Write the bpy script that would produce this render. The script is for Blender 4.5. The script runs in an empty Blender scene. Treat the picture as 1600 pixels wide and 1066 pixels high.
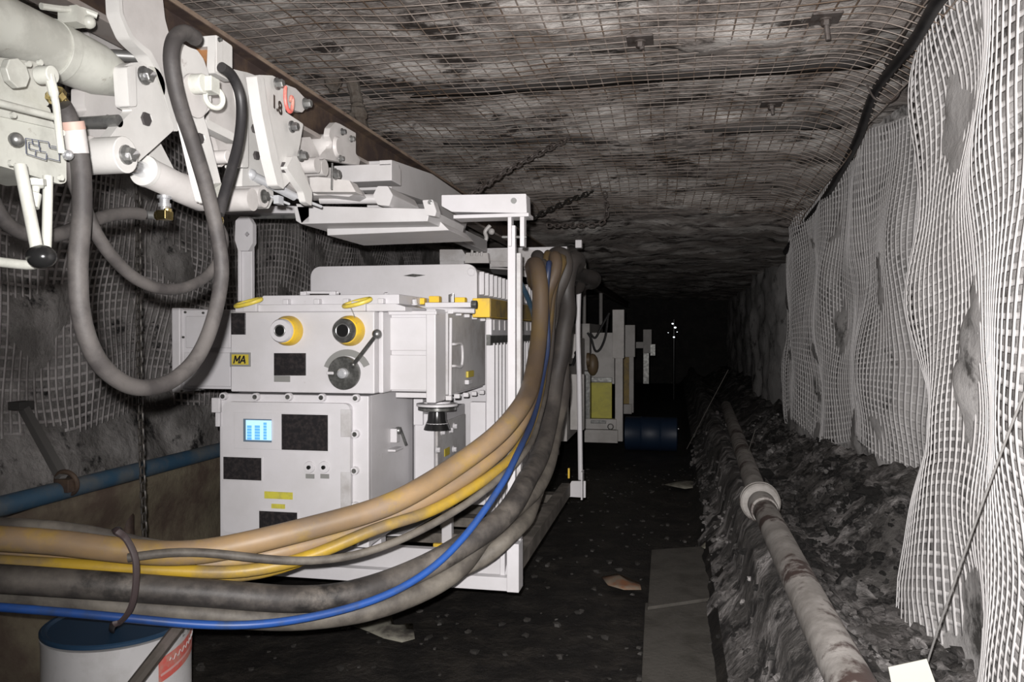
import bpy, bmesh, math, random
from mathutils import Vector, Matrix, noise
random.seed(7)
C = bpy.context.scene.collection
# ------------------------------------------------------------------ camera, light, exposure
FPX = 1250.0
YAW = math.radians(11.53)
PIT = math.atan(13/FPX)
CAM = Vector((0, 0, 1.4))
cam = bpy.data.objects.new('camera', bpy.data.cameras.new('camera'))
C.objects.link(cam)
cam.location = CAM
cam.rotation_euler = (math.pi/2 - PIT, 0, YAW)
cam.data.sensor_width = 36
cam.data.lens = 36*FPX/1600
cam.data.clip_start = 0.05
bpy.context.scene.camera = cam
w = bpy.data.worlds.new('world'); bpy.context.scene.world = w; w.use_nodes = True
w.node_tree.nodes['Background'].inputs[0].default_value = (0.9, 0.95, 1, 1)
w.node_tree.nodes['Background'].inputs[1].default_value = 0.008
vs = bpy.context.scene.view_settings
vs.view_transform = 'Standard'; vs.look = 'None'; vs.gamma = 1; vs.use_curve_mapping = False
vs.exposure = 0.0
ld = bpy.data.lights.new('camera_flash', 'SPOT')       # the flash of the compact camera
ld.energy = 640; ld.spot_size = math.radians(124); ld.spot_blend = 1.0; ld.shadow_soft_size = 0.012
ld.color = (1.0, 0.97, 0.96)
fl = bpy.data.objects.new('camera_flash', ld); C.objects.link(fl)
fl.location = (-0.03, 0.0, 1.45)
fl.rotation_euler = (math.pi/2 - math.radians(1), 0, math.radians(-7))

# ------------------------------------------------------------------ helpers: where a thing stands
FW = Vector((-math.sin(YAW)*math.cos(PIT), math.cos(YAW)*math.cos(PIT), -math.sin(PIT)))
RT = Vector((math.cos(YAW), math.sin(YAW), 0))
UP = RT.cross(FW)
def ray(px, py): return FW*FPX + RT*(px-800) + UP*(533-py)
def P(px, py, Y): d = ray(px, py); return CAM + d*(Y/d.y)
def PX(px, py, X): d = ray(px, py); return CAM + d*(X/d.x)
def XC(px, py, xa, xb): c = PX(px, py, xb); return Vector((xa, c.y, c.z)), c      # an axis square to the plates
def PZ(px, py, Z=0.0): d = ray(px, py); return CAM + d*((Z-1.4)/d.z)
def interp(keys, t):
    if t <= keys[0][0]: return keys[0][1]
    for (a, va), (b, vb) in zip(keys, keys[1:]):
        if t <= b:
            s = (t-a)/(b-a); s = s*s*(3-2*s)
            return va+(vb-va)*s
    return keys[-1][1]
def N(x, y, z=0.0): return noise.noise(Vector((x, y, z)))
def smooth(pts, k=8, closed=False):
    out = []; n = len(pts); pts = [Vector(p) for p in pts]
    rng = n if closed else n-1
    for i in range(rng):
        if closed: p0, p1, p2, p3 = pts[(i-1) % n], pts[i], pts[(i+1) % n], pts[(i+2) % n]
        else: p0, p1, p2, p3 = pts[max(i-1, 0)], pts[i], pts[i+1], pts[min(i+2, n-1)]
        for j in range(k):
            t = j/k
            out.append(0.5*((2*p1)+(p2-p0)*t+(2*p0-5*p1+4*p2-p3)*t*t+(3*p1-p0-3*p2+p3)*t**3))
    if not closed: out.append(pts[-1])
    return out

# ------------------------------------------------------------------ materials
def mat(name, col, rough=0.5, metal=0.0, col2=None, scale=6.0, lo=0.45, hi=0.62, bump=0.0, bscale=40, col3=None, scale3=1.5, lo3=.5, hi3=.65, coat=0, stretch=None):
    m = bpy.data.materials.new(name); m.use_nodes = True
    nt = m.node_tree; b = nt.nodes['Principled BSDF']
    b.inputs['Roughness'].default_value = rough; b.inputs['Metallic'].default_value = metal
    if coat: b.inputs['Coat Weight'].default_value = coat
    tc = nt.nodes.new('ShaderNodeTexCoord'); src = tc.outputs['Object']
    if stretch:
        mp = nt.nodes.new('ShaderNodeMapping'); mp.inputs['Scale'].default_value = stretch
        nt.links.new(src, mp.inputs[0]); src = mp.outputs[0]
    def ns(sc, det=6, ro=.65):
        n = nt.nodes.new('ShaderNodeTexNoise'); n.inputs['Scale'].default_value = sc
        n.inputs['Detail'].default_value = det; n.inputs['Roughness'].default_value = ro
        nt.links.new(src, n.inputs['Vector']); return n.outputs[0]
    def mx(fac, l, h, ca, cb):
        r = nt.nodes.new('ShaderNodeMapRange'); r.inputs['From Min'].default_value = l; r.inputs['From Max'].default_value = h
        nt.links.new(fac, r.inputs[0])
        x = nt.nodes.new('ShaderNodeMix'); x.data_type = 'RGBA'; nt.links.new(r.outputs[0], x.inputs[0])
        for s, c in ((6, ca), (7, cb)):
            if isinstance(c, tuple): x.inputs[s].default_value = (*c, 1)
            else: nt.links.new(c, x.inputs[s])
        return x.outputs[2]
    b.inputs['Base Color'].default_value = (*col, 1)
    c = col
    if col2: c = mx(ns(scale), lo, hi, c, col2)
    if col3: c = mx(ns(scale3, 8, .7), lo3, hi3, c, col3)
    if not isinstance(c, tuple): nt.links.new(c, b.inputs['Base Color'])
    if bump:
        bp = nt.nodes.new('ShaderNodeBump'); bp.inputs['Strength'].default_value = 1; bp.inputs['Distance'].default_value = bump
        nt.links.new(ns(bscale), bp.inputs['Height']); nt.links.new(bp.outputs[0], b.inputs['Normal'])
    return m
def muddy(m, mud=(.075, .058, .045), z0=.85, z1=1.25):  # mixes a darker colour in towards the top, mottled by noise
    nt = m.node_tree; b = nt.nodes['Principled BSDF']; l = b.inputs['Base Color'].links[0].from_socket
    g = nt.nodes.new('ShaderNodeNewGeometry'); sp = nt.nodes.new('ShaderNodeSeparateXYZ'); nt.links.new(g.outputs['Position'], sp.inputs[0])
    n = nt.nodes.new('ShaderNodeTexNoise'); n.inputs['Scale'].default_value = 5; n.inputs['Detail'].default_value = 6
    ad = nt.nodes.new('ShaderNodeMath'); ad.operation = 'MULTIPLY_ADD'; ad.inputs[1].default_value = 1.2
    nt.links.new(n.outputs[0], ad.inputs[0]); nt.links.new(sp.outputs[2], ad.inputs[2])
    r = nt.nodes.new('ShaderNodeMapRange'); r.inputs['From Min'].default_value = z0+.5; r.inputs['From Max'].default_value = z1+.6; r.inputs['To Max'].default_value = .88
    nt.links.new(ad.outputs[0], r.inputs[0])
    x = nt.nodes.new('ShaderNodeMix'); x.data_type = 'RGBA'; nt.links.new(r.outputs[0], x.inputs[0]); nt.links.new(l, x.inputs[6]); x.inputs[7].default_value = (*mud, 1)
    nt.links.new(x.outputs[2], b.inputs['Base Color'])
def emis(name, col, s):
    m = mat(name, col, .3); b = m.node_tree.nodes['Principled BSDF']
    b.inputs['Emission Color'].default_value = (*col, 1); b.inputs['Emission Strength'].default_value = s
    return m
WHITE = mat('white_paint', (.60, .585, .60), .42, col2=(.51, .495, .495), scale=3, lo=.4, hi=.75, col3=(.28, .24, .21), scale3=11, lo3=.68, hi3=.80, bump=.0004)
WHITEG = mat('white_gear_paint', (.56, .55, .53), .42, col2=(.46, .45, .43), scale=5, lo=.4, hi=.75, col3=(.18, .13, .11), scale3=15, lo3=.66, hi3=.76, bump=.0004)
WHITES = mat('white_tray_paint', (.44, .43, .43), .42, col2=(.36, .345, .34), scale=4, lo=.4, hi=.75, col3=(.2, .16, .14), scale3=13, lo3=.66, hi3=.78)
WHITEB = mat('white_paint_scuffed', (.50, .48, .465), .45, col2=(.38, .36, .345), scale=7, lo=.4, hi=.75, col3=(.22, .17, .14), scale3=15, lo3=.66, hi3=.76, bump=.0004)
CREAM = mat('off_white_paint', (.52, .525, .475), .4, col2=(.40, .40, .36), scale=9, col3=(.2, .17, .13), scale3=20, lo3=.62, hi3=.72, bump=.0006)
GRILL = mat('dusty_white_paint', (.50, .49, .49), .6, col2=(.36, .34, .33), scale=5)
STEEL = mat('grey_steel', (.33, .33, .32), .35, .8, col2=(.2, .2, .2), scale=30)
DSTEEL = mat('dark_steel', (.10, .10, .095), .35, .6, col2=(.2, .2, .19), scale=30)
CHROME = mat('chrome', (.75, .76, .78), .25, .8)
BRASS = mat('brass', (.75, .60, .25), .25, 1.0, col2=(.5, .4, .18), scale=40)
RUBBER = mat('dusty_rubber', (.035, .031, .030), .65, col2=(.075, .068, .064), scale=8, bump=.0008, bscale=60)
RUBBERD = mat('clean_rubber', (.014, .013, .014), .5, col2=(.03, .028, .028), scale=10)
CBLACK = mat('black_cable_sheath', (.045, .04, .037), .55, col2=(.17, .15, .13), scale=5, lo=.42, hi=.68, bump=.0015, bscale=25, col3=(.02, .018, .017), scale3=3, lo3=.5, hi3=.6)
CBROWN = mat('brown_cable_sheath', (.08, .07, .06), .6, col2=(.20, .18, .15), scale=6, lo=.4, hi=.65, bump=.0015, bscale=25)
CTAN = mat('dusty_tan_cable_sheath', (.34, .225, .115), .5, col2=(.27, .195, .13), scale=5, lo=.4, hi=.62, col3=(.42, .27, .05), scale3=4, lo3=.5, hi3=.66, bump=.001, bscale=20)
CYEL = mat('yellow_cable_sheath', (.48, .31, .03), .45, col2=(.22, .16, .09), scale=5, lo=.42, hi=.66, bump=.001, bscale=20)
CBLUE = mat('blue_hose', (.02, .09, .36), .42, col2=(.04, .07, .15), scale=9, lo=.45, hi=.7)
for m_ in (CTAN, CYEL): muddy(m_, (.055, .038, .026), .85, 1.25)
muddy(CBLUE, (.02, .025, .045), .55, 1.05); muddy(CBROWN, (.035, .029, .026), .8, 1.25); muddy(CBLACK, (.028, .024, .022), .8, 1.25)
BLUE = mat('blue_paint', (.03, .075, .125), .6, col2=(.10, .11, .115), scale=5, lo=.4, hi=.62)
YEL = mat('yellow_paint', (.78, .50, .03), .45, col2=(.6, .4, .06), scale=12)
YELPL = mat('yellow_plate', (.55, .50, .06), .5, col2=(.40, .36, .08), scale=30)
MUST = mat('yellow_brown_side', (.32, .22, .06), .6, col2=(.16, .12, .07), scale=8)
OLIVE = mat('olive_yellow_plate', (.50, .40, .05), .45)
BLACKPL = mat('black_plate', (.018, .017, .018), .25, col2=(.035, .03, .03), scale=60)
BLACK = mat('black_gloss', (.012, .012, .012), .2)
INK = mat('black_ink', (.03, .025, .02), .6)
RUST = mat('rusty_steel', (.045, .030, .026), .65, .2, col2=(.09, .06, .04), scale=10, bump=.0015)
RUSTO = mat('orange_rust', (.28, .13, .05), .6, col2=(.12, .07, .04), scale=20)
HOLESHADE = mat('hole_shade', (.05, .045, .045), .5)  # dark fill that paints the shade inside plate holes
DAMP = mat('bright_steel', (.62, .63, .65), .22, .45)
RED = mat('red_paint', (.62, .12, .10), .5, col2=(.5, .25, .2), scale=30)
PIPE = mat('dusty_pipe', (.20, .185, .17), .6, col2=(.33, .31, .29), scale=7, lo=.4, hi=.6, col3=(.06, .04, .035), scale3=5, lo3=.52, hi3=.60, bump=.003, bscale=20)
NETR = mat('white_plastic_net', (.74, .72, .71), .6, col2=(.64, .62, .61), scale=4)
NETL = mat('dusty_plastic_net', (.42, .395, .39), .75, col2=(.20, .185, .18), scale=4)
NETC = mat('dusty_wire_net', (.42, .36, .32), .7, col2=(.20, .14, .10), scale=3)
ROCKR = mat('stone_dusted_rock', (.46, .445, .435), .9, col2=(.62, .60, .585), scale=2.2, lo=.42, hi=.58, col3=(.09, .085, .08), scale3=3.5, lo3=.54, hi3=.64, bump=.008, bscale=14)
ROCKL = mat('grey_rock', (.14, .132, .125), .9, col2=(.32, .305, .295), scale=3, lo=.4, hi=.6, col3=(.015, .014, .014), scale3=5, lo3=.55, hi3=.63, bump=.02, bscale=16)
ROOF = mat('shale_roof', (.34, .30, .275), .85, col2=(.74, .70, .66), scale=1.8, lo=.46, hi=.60, col3=(.05, .04, .035), scale3=3.0, lo3=.52, hi3=.61, bump=.02, bscale=12, stretch=(1, 1.9, 1))
COALR = mat('rib_coal', (.085, .079, .074), .8, col2=(.34, .32, .31), scale=4, lo=.48, hi=.62, bump=.03, bscale=10, col3=(.02, .018, .017), scale3=5, lo3=.5, hi3=.6)
COAL = mat('wet_coal_floor', (.012, .0105, .0095), .6, col2=(.03, .026, .022), scale=5, bump=.02, bscale=18, col3=(.07, .066, .06), scale3=2.2, lo3=.64, hi3=.72)
STONE = mat('coal_stones', (.13, .12, .115), .9, col2=(.42, .40, .39), scale=5, lo=.52, hi=.68, bump=.01, col3=(.012, .011, .010), scale3=2, lo3=.42, hi3=.56)
MATM = mat('grey_mat', (.085, .078, .068), .8, col2=(.055, .05, .042), scale=6, bump=.004)
BELT = mat('muddy_belt', (.17, .145, .10), .75, col2=(.085, .06, .045), scale=3, lo=.4, hi=.6, bump=.01, bscale=8)
SCRAP = mat('pale_scrap', (.22, .21, .17), .8, col2=(.08, .07, .06), scale=12)
CARD = mat('white_card', (.62, .62, .55), .7)
WOOD = mat('dusty_timber', (.14, .12, .095), .8, col2=(.08, .065, .05), scale=8)
SCRL = emis('screen_light', (.42, .68, .92), .62)
SCRB = emis('screen_blue', (.10, .33, .80), 0.8)
GLINT = emis('flash_glint', (.9, .95, 1.0), 1.6)  # added glow standing for flash glints on far reflectors
ROPE = mat('yellow_plastic', (.75, .60, .08), .4, col2=(.6, .45, .1), scale=20)
GREY = mat('grey_plastic', (.22, .22, .21), .5)

# ------------------------------------------------------------------ helpers: meshes
class MB:
    def __init__(s): s.v = []; s.f = []
    def add(s, vs, fs):
        o = len(s.v); s.v += [Vector(v) for v in vs]; s.f += [[i+o for i in f] for f in fs]; return s
    def box(s, x0, x1, y0, y1, z0, z1):
        x0, x1 = min(x0, x1), max(x0, x1); y0, y1 = min(y0, y1), max(y0, y1); z0, z1 = min(z0, z1), max(z0, z1)
        return s.add([(x0, y0, z0), (x1, y0, z0), (x1, y1, z0), (x0, y1, z0), (x0, y0, z1), (x1, y0, z1), (x1, y1, z1), (x0, y1, z1)],
                     [(3, 2, 1, 0), (4, 5, 6, 7), (0, 1, 5, 4), (1, 2, 6, 5), (2, 3, 7, 6), (3, 0, 4, 7)])
    def extr(s, pts, off):
        n = len(pts); a = [Vector(p) for p in pts]; off = Vector(off)
        return s.add(a+[p+off for p in a], [list(range(n))[::-1], list(range(n, 2*n))]+[(i, (i+1) % n, n+(i+1) % n, n+i) for i in range(n)])
    def cyl(s, a, b, r0, r1=None, n=20):
        a = Vector(a); b = Vector(b); r1 = r0 if r1 is None else r1
        return s.lathe(a, (b-a), [(0, r0), (1, r1)], n)
    def lathe(s, a, ax, prof, n=24):       # profile: (fraction of ax, radius)
        a = Vector(a); ax = Vector(ax); q = ax.to_track_quat('Z', 'Y')
        vs = []; fs = []; L = len(prof)
        for t, r in prof:
            for k in range(n):
                an = 2*math.pi*k/n; vs.append(a+ax*t+q@Vector((r*math.cos(an), r*math.sin(an), 0)))
        for i in range(L-1):
            for k in range(n): fs.append((i*n+k, i*n+(k+1) % n, (i+1)*n+(k+1) % n, (i+1)*n+k))
        fs.append(list(range(n))[::-1]); fs.append([(L-1)*n+k for k in range(n)])
        return s.add(vs, fs)
    def tube(s, pts, r, n=12, closed=False, flat=1.0):
        pts = [Vector(p) for p in pts]; m = len(pts); vs = []; fs = []
        rr = r if isinstance(r, list) else [r]*m
        t0 = (pts[1]-pts[0]).normalized(); nr = t0.orthogonal().normalized(); prev = t0
        for i, p in enumerate(pts):
            if closed: t = (pts[(i+1) % m]-pts[i-1]).normalized()
            else: t = (pts[min(i+1, m-1)]-pts[max(i-1, 0)]).normalized()
            nr = prev.rotation_difference(t)@nr; nr = (nr-t*nr.dot(t)).normalized(); prev = t
            bn = t.cross(nr)
            for k in range(n):
                an = 2*math.pi*k/n; vs.append(p+nr*rr[i]*math.cos(an)+bn*rr[i]*flat*math.sin(an))
        for i in range(m if closed else m-1):
            j = (i+1) % m
            for k in range(n): fs.append((i*n+k, i*n+(k+1) % n, j*n+(k+1) % n, j*n+k))
        if not closed: fs.append(list(range(n))[::-1]); fs.append([(m-1)*n+k for k in range(n)])
        return s.add(vs, fs)
    def ball(s, c, r, n=16, sc=(1, 1, 1), bumpy=0):
        c = Vector(c); vs = []; fs = []; m = n//2
        for i in range(1, m):
            for k in range(n):
                th = math.pi*i/m; ph = 2*math.pi*k/n
                d = Vector((math.sin(th)*math.cos(ph), math.sin(th)*math.sin(ph), math.cos(th)))
                q = r*(1+(bumpy*noise.noise(d*1.7+c*31) if bumpy else 0))
                vs.append(c+Vector((d.x*sc[0], d.y*sc[1], d.z*sc[2]))*q)
        t = len(vs); vs += [c+Vector((0, 0, r*sc[2])), c-Vector((0, 0, r*sc[2]))]
        for i in range(m-2):
            for k in range(n): fs.append((i*n+k, (i+1)*n+k, (i+1)*n+(k+1) % n, i*n+(k+1) % n))
        for k in range(n):
            fs.append((t, k, (k+1) % n)); fs.append((t+1, (m-2)*n+(k+1) % n, (m-2)*n+k))
        return s.add(vs, fs)
    def ring(s, c, ax, R, r, n=28, k=8, sx=1.0):
        q = Vector(ax).to_track_quat('Z', 'Y'); c = Vector(c)
        return s.tube([c+q@Vector((R*sx*math.cos(2*math.pi*i/n), R*math.sin(2*math.pi*i/n), 0)) for i in range(n)], r, k, True)
    def hexb(s, c, ax, r, h):
        c = Vector(c); ax = Vector(ax).normalized()
        s.lathe(c, ax*h*.3, [(0, r*1.35), (1, r*1.35)], 14)
        return s.lathe(c+ax*h*.3, ax*h, [(0, r), (.85, r), (1, r*.85)], 6)
WORLD = {}
def link(o, parent):
    C.objects.link(o)
    if parent: o.parent = parent
def thing(name, label, cat, loc, group=None):
    o = bpy.data.objects.new(name, None); o.empty_display_size = .1; o.location = loc
    o['label'] = label; o['category'] = cat
    if group: o['group'] = group
    C.objects.link(o); WORLD[o.name] = Vector(loc); return o
def mesh(name, vs, fs, m, parent=None, bevel=0, sharp=35, label=None):
    if parent: org = WORLD[parent.name]
    else:
        lo = [min(v[i] for v in vs) for i in range(3)]; hi = [max(v[i] for v in vs) for i in range(3)]
        org = Vector(((lo[0]+hi[0])/2, (lo[1]+hi[1])/2, lo[2]))
    me = bpy.data.meshes.new(name); me.from_pydata([tuple(Vector(v)-org) for v in vs], [], fs)
    bm = bmesh.new(); bm.from_mesh(me); bmesh.ops.recalc_face_normals(bm, faces=bm.faces)
    for f in bm.faces: f.smooth = True
    bm.to_mesh(me); bm.free()
    me.set_sharp_from_angle(angle=math.radians(sharp))
    me.materials.append(m)
    o = bpy.data.objects.new(name, me); link(o, parent)
    if not parent: o.location = org
    WORLD[o.name] = org
    if label: o['label'] = label
    if bevel:
        b = o.modifiers.new('bevel', 'BEVEL'); b.width = bevel; b.segments = 2; b.limit_method = 'ANGLE'; b.angle_limit = math.radians(40)
        b.harden_normals = True
    return o
def part(name, mb, m, parent=None, bevel=0.003, label=None): return mesh(name, mb.v, mb.f, m, parent, bevel, label=label)
def single(name, mb, m, label, cat, group=None, bevel=0):
    o = mesh(name, mb.v, mb.f, m, None, bevel); o['label'] = label; o['category'] = cat
    if group: o['group'] = group
    return o
def struct(name, vs, fs, m):
    o = mesh(name, vs, fs, m, None, 0, 180); o['kind'] = 'structure'; return o
# flat plate with holes: outline and holes in 2D, pushed through to a solid
def curve_plate(outs, holes, th):
    cu = bpy.data.curves.new('tmp', 'CURVE'); cu.dimensions = '2D'; cu.fill_mode = 'BOTH'; cu.extrude = th/2
    for pts in [outs]+holes:
        sp = cu.splines.new('POLY'); sp.points.add(len(pts)-1); sp.use_cyclic_u = True
        for q, (a, b) in zip(sp.points, pts): q.co = (a, b, 0, 1)
    return harvest(cu)
def harvest(cu):
    ob = bpy.data.objects.new('tmp', cu); C.objects.link(ob)
    dg = bpy.context.evaluated_depsgraph_get(); dg.update()
    me = bpy.data.meshes.new_from_object(ob.evaluated_get(dg))
    v = [x.co.copy() for x in me.vertices]; f = [list(p.vertices) for p in me.polygons]
    bpy.data.objects.remove(ob); bpy.data.curves.remove(cu); bpy.data.meshes.remove(me)
    return v, f
def circ(c, r, n=20): return [(c[0]+r*math.cos(2*math.pi*k/n), c[1]+r*math.sin(2*math.pi*k/n)) for k in range(n)]
def rounded(pts, rad, k=4):
    out = []; n = len(pts)
    for i in range(n):
        p = Vector(pts[i]).to_2d(); a = Vector(pts[i-1]).to_2d(); b = Vector(pts[(i+1) % n]).to_2d()
        da = (a-p); db = (b-p); r = min(rad, da.length*.45, db.length*.45)
        s = p+da.normalized()*r; e = p+db.normalized()*r
        for j in range(k+1):
            t = j/k; out.append(tuple(s*(1-t)**2+p*2*t*(1-t)+e*t*t))
    return out
def plateX(px, X, th, holes=(), rnd=.006):      # a plate that faces +X; px outline seen in the photo, centre plane at X
    o = [(q.y, q.z) for q in (PX(a, b, X) for a, b in px)]
    if rnd: o = rounded(o, rnd)
    hs = []
    for (hx, hy, hr, n) in holes:
        q = PX(hx, hy, X); hs.append(circ((q.y, q.z), hr, n))
    v, f = curve_plate(o, hs, th)
    m = MB(); m.add([(X-th/2+p.z, p.x, p.y) for p in v], f); return m
def plateY(px, Y, th, holes=(), rnd=.004):      # faces the camera end of the tunnel; front face at Y
    o = [(q.x, q.z) for q in (P(a, b, Y) for a, b in px)]
    if rnd: o = rounded(o, rnd)
    hs = []
    for (hx, hy, hr, n) in holes:
        q = P(hx, hy, Y); hs.append(circ((q.x, q.z), hr, n))
    v, f = curve_plate(o, hs, th)
    m = MB(); m.add([(p.x, Y+th/2+p.z, p.y) for p in v], f); return m
def rectY(a, b, c, d, Y, th, m=None):           # box, front face at Y, px a..b wide, py c..d high
    m = m or MB(); mx = (a+b)/2
    return m.box(P(a, (c+d)/2, Y).x, P(b, (c+d)/2, Y).x, Y, Y+th, P(mx, c, Y).z, P(mx, d, Y).z)
def text(st, size, o, u, v, nrm, th=.0015, shear=0.0, bold=0.0):
    cu = bpy.data.curves.new('t', 'FONT'); cu.body = st; cu.size = size; cu.extrude = th/2; cu.shear = shear; cu.offset = bold
    cu.align_x = 'CENTER'; cu.align_y = 'CENTER'
    vv, f = harvest(cu); o = Vector(o); u = Vector(u); v = Vector(v); nrm = Vector(nrm)
    m = MB(); m.add([o+u*p.x+v*p.y+nrm*(p.z+th/2) for p in vv], f); return m
def grid(fn, us, vs_):
    V = [fn(u, v) for u in us for v in vs_]; m = len(vs_)
    return V, [(i*m+j, (i+1)*m+j, (i+1)*m+j+1, i*m+j+1) for i in range(len(us)-1) for j in range(m-1)]
def frange(a, b, s):
    n = int(round((b-a)/s)); return [a+(b-a)*i/n for i in range(n+1)]

# ------------------------------------------------------------------ the roadway itself
WK = [(0, 1.0), (2.5, 1.0), (3.3, 1.06), (3.85, 1.08), (4.2, 1.33), (4.8, 1.44), (5.3, 1.28), (6.2, 1.27), (7, 1.2), (8, 1.12), (8.6, 1.1), (8.95, 1.35),
      (10.5, 1.5), (12, 1.25), (13.5, 1.2), (14, 1.5), (24, 1.4)]
def wr0(Y, z):
    x = interp(WK, Y) + .05*N(Y*1.1, z*1.1, 3) + .03*N(Y*2.3, z*2.3, 9)
    x -= .07*math.exp(-((Y-3.7)/.5)**2)*max(0, min(1, (.9-z)/.6))
    x += .10*max(0, .35-z)*(1 if Y > 4.3 else 0)
    return x
def FOLD(Y, z): return .026*math.sin(Y*6.0+1.5*math.sin(z*2.2)+z*.8) + .014*math.sin(z*6+2.2*math.sin(Y*1.9))
def wr(Y, z): return wr0(Y, z) + .009 + .5*FOLD(Y, z) + .045*N(Y*3, z*3, 1) + .02*N(Y*9, z*9, 5)
def netr(Y, z):                      # the net hangs in folds in front of the rock
    fold = FOLD(Y, z)
    return wr0(Y, z) - .012 + fold
def wl0(Y, z): return -2.85 + .10*N(Y*.9, z*.9, 20) + .05*N(Y*2.2, z*2.2, 22)
def wl(Y, z): return wl0(Y, z) + .006 + .04*N(Y*3, z*3, 25) + .02*N(Y*9, z*9, 27) + .25*max(0, .9-z)**1.3
def netl(Y, z): return wl0(Y, z) + .02 + .018*math.sin(Y*6+2*math.sin(z*3))
RK = [(0, 2.75), (4.8, 2.76), (6, 2.68), (7, 2.56), (8.3, 2.36), (10, 2.30), (24, 2.3)]
def roof0(X, Y): return interp(RK, Y) + .03*N(X*.8, Y*.8, 40)
def roof(X, Y):
    a = .5+N(X*1.1, Y*1.7, 42); st = math.floor(a*5)/5*.07
    return roof0(X, Y) + st + .025*N(X*3, Y*5, 44) + .02*N(X*8, Y*12, 46)
def flo(X, Y):
    bank = interp([(.10, 0), (.28, .17), (.38, .455), (.46, .46), (.60, .26), (.85, .14), (1.2, .18), (1.8, .3)], X) if Y > 2 else 0
    bank += interp([(.6, 0), (1.25, .38)], X)*interp([(4.0, 0), (4.6, 1), (9, .7)], Y)
    left = interp([(-3.2, .35), (-2.7, .12), (-2.3, 0)], X)
    return bank + left + .018*N(X*2.5, Y*2.5, 60) + .012*N(X*9, Y*9, 62) + (bank*.22*N(X*5, Y*5, 64)+bank*.12*N(X*14, Y*14, 65))*min(1, abs(X-.42)*8) - .01
YS = frange(-.6, 7, .05)+frange(7.1, 23, .16)
V, F = grid(lambda Y, z: (wr(Y, z), Y, z), YS, frange(-.1, 2.95, .05)); struct('wall_right', V, F, ROCKR)
V, F = grid(lambda Y, z: (wl(Y, z), Y, z), YS, frange(-.1, 2.95, .05)); struct('wall_left', V, F, ROCKL)
V, F = grid(lambda Y, X: (X, Y, roof(X, Y)), frange(-.6, 8, .045)+frange(8.1, 23, .16), frange(-3.2, 1.75, .045)); struct('ceiling', V, F, ROOF)
V, F = grid(lambda Y, X: (X, Y, flo(X, Y)), frange(-.6, 8, .05)+frange(8.1, 23, .16), frange(-3.4, 1.8, .05)); fl_ = struct('floor', V, F, COAL); fl_.data.materials.append(COALR)
for p_ in fl_.data.polygons:
    if p_.center.x+fl_.location.x > .2+.08*N(p_.center.y*3, 4, 4): p_.material_index = 1
V, F = grid(lambda X, z: (X, 22.6+.2*N(X, z, 70), z), frange(-3.4, 1.8, .2), frange(-.1, 2.95, .2)); struct('wall_far', V, F, COAL)

# ------------------------------------------------------------------ netting
def net(name, S, nu, nv, su, sv, wid, m, label, keep=lambda u, v: True, sub=2, lift=.003):
    # S(i, j): point and normal of the net at lattice position
    M = MB()
    def strand(fix, rng, horiz):
        pts = []; n = rng*sub
        def flush():
            if len(pts) > 1:
                vs_ = []; fs_ = []
                for a, b in pts: vs_ += [a, b]
                for k in range(len(pts)-1): fs_.append((2*k, 2*k+1, 2*k+3, 2*k+2))
                M.add(vs_, fs_)
            pts.clear()
        for k in range(n+1):
            t = k/sub
            u, v = (t, fix) if horiz else (fix, t)
            if not keep(u, v): flush(); continue
            h = wid/2
            if horiz: a = S(u, v-h/sv, lift*0); b = S(u, v+h/sv, lift*0)
            else: a = S(u-h/su, v, lift); b = S(u+h/su, v, lift)
            pts.append((a, b))
        flush()
    for j in range(nv+1): strand(j, nu, True)
    for i in range(nu+1): strand(i, nv, False)
    o = mesh(name, M.v, M.f, m, None, 0, 180); o['label'] = label; o['category'] = 'netting'
    so = o.modifiers.new('thickness', 'SOLIDIFY'); so.thickness = .003
    return o
pr = .046
def SR(i, j, l):
    Y = .22+i*pr; z = .04+j*pr
    Yw = Y + .10*N(Y*.7, z*.9, 80); zw = z + .16*N(Y*.8, z*.5, 82) + .05*math.sin(Y*2.6) + .09*math.sin((Y-2.7)*2.4)*math.sin(z*2.6)
    zw = min(zw, roof0(.9, Yw)+.05)
    return Vector((netr(Yw, zw)-l, Yw, zw))
def keepR(u, v):
    Y = .22+u*pr; z = .04+v*pr
    return z > interp([(2.6, .10), (3.2, .02), (3.9, .05), (4.15, .45), (4.6, .62), (5.2, .5), (6, .55), (9, .4)], Y) + .05*N(Y*3, 1, 1)
net('wall_netting', SR, 198, 58, pr, pr, .017, NETR, 'pale plastic mesh netting draped in folds over the right wall', keepR)
pl_ = .045
def SL(i, j, l):
    Y = .82+i*pl_; z = .8+j*pl_
    Yw = Y + .12*N(Y*.9, z*.9, 90)+.12*(z-1.5); zw = z + .14*N(Y*.9, z*.7, 92)
    return Vector((netl(Yw, zw)+l, Yw, min(zw, roof0(-2.8, Yw)+.05)))
net('wall_netting', SL, 174, 43, pl_, pl_, .014, NETL, 'dust-grey mesh netting over the left wall behind the hoses', lambda u, v: .8+v*pl_ > .95+.12*N((.82+u*pl_)*2, 0, 5))
pc = .078
def SC(i, j, l):
    Y = 2.3+i*pc; X = -2.8+j*pc
    Xw = X + .05*N(X*.6, Y*.6, 95); Yw = Y + .08*N(X*.7, Y*.7, 96)+.02*N(X*3, Y*3, 96)
    z = roof0(Xw, Yw)-.012-l+.012*N(X*2, Y*2, 97)
    z -= .16*max(0, (Xw-.72)/.4)**2
    return Vector((Xw, Yw, z))
net('roof_netting', SC, 66, 50, pc, pc, .006, NETC, 'fine square wire netting under the dark rock roof', sub=3)

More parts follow.
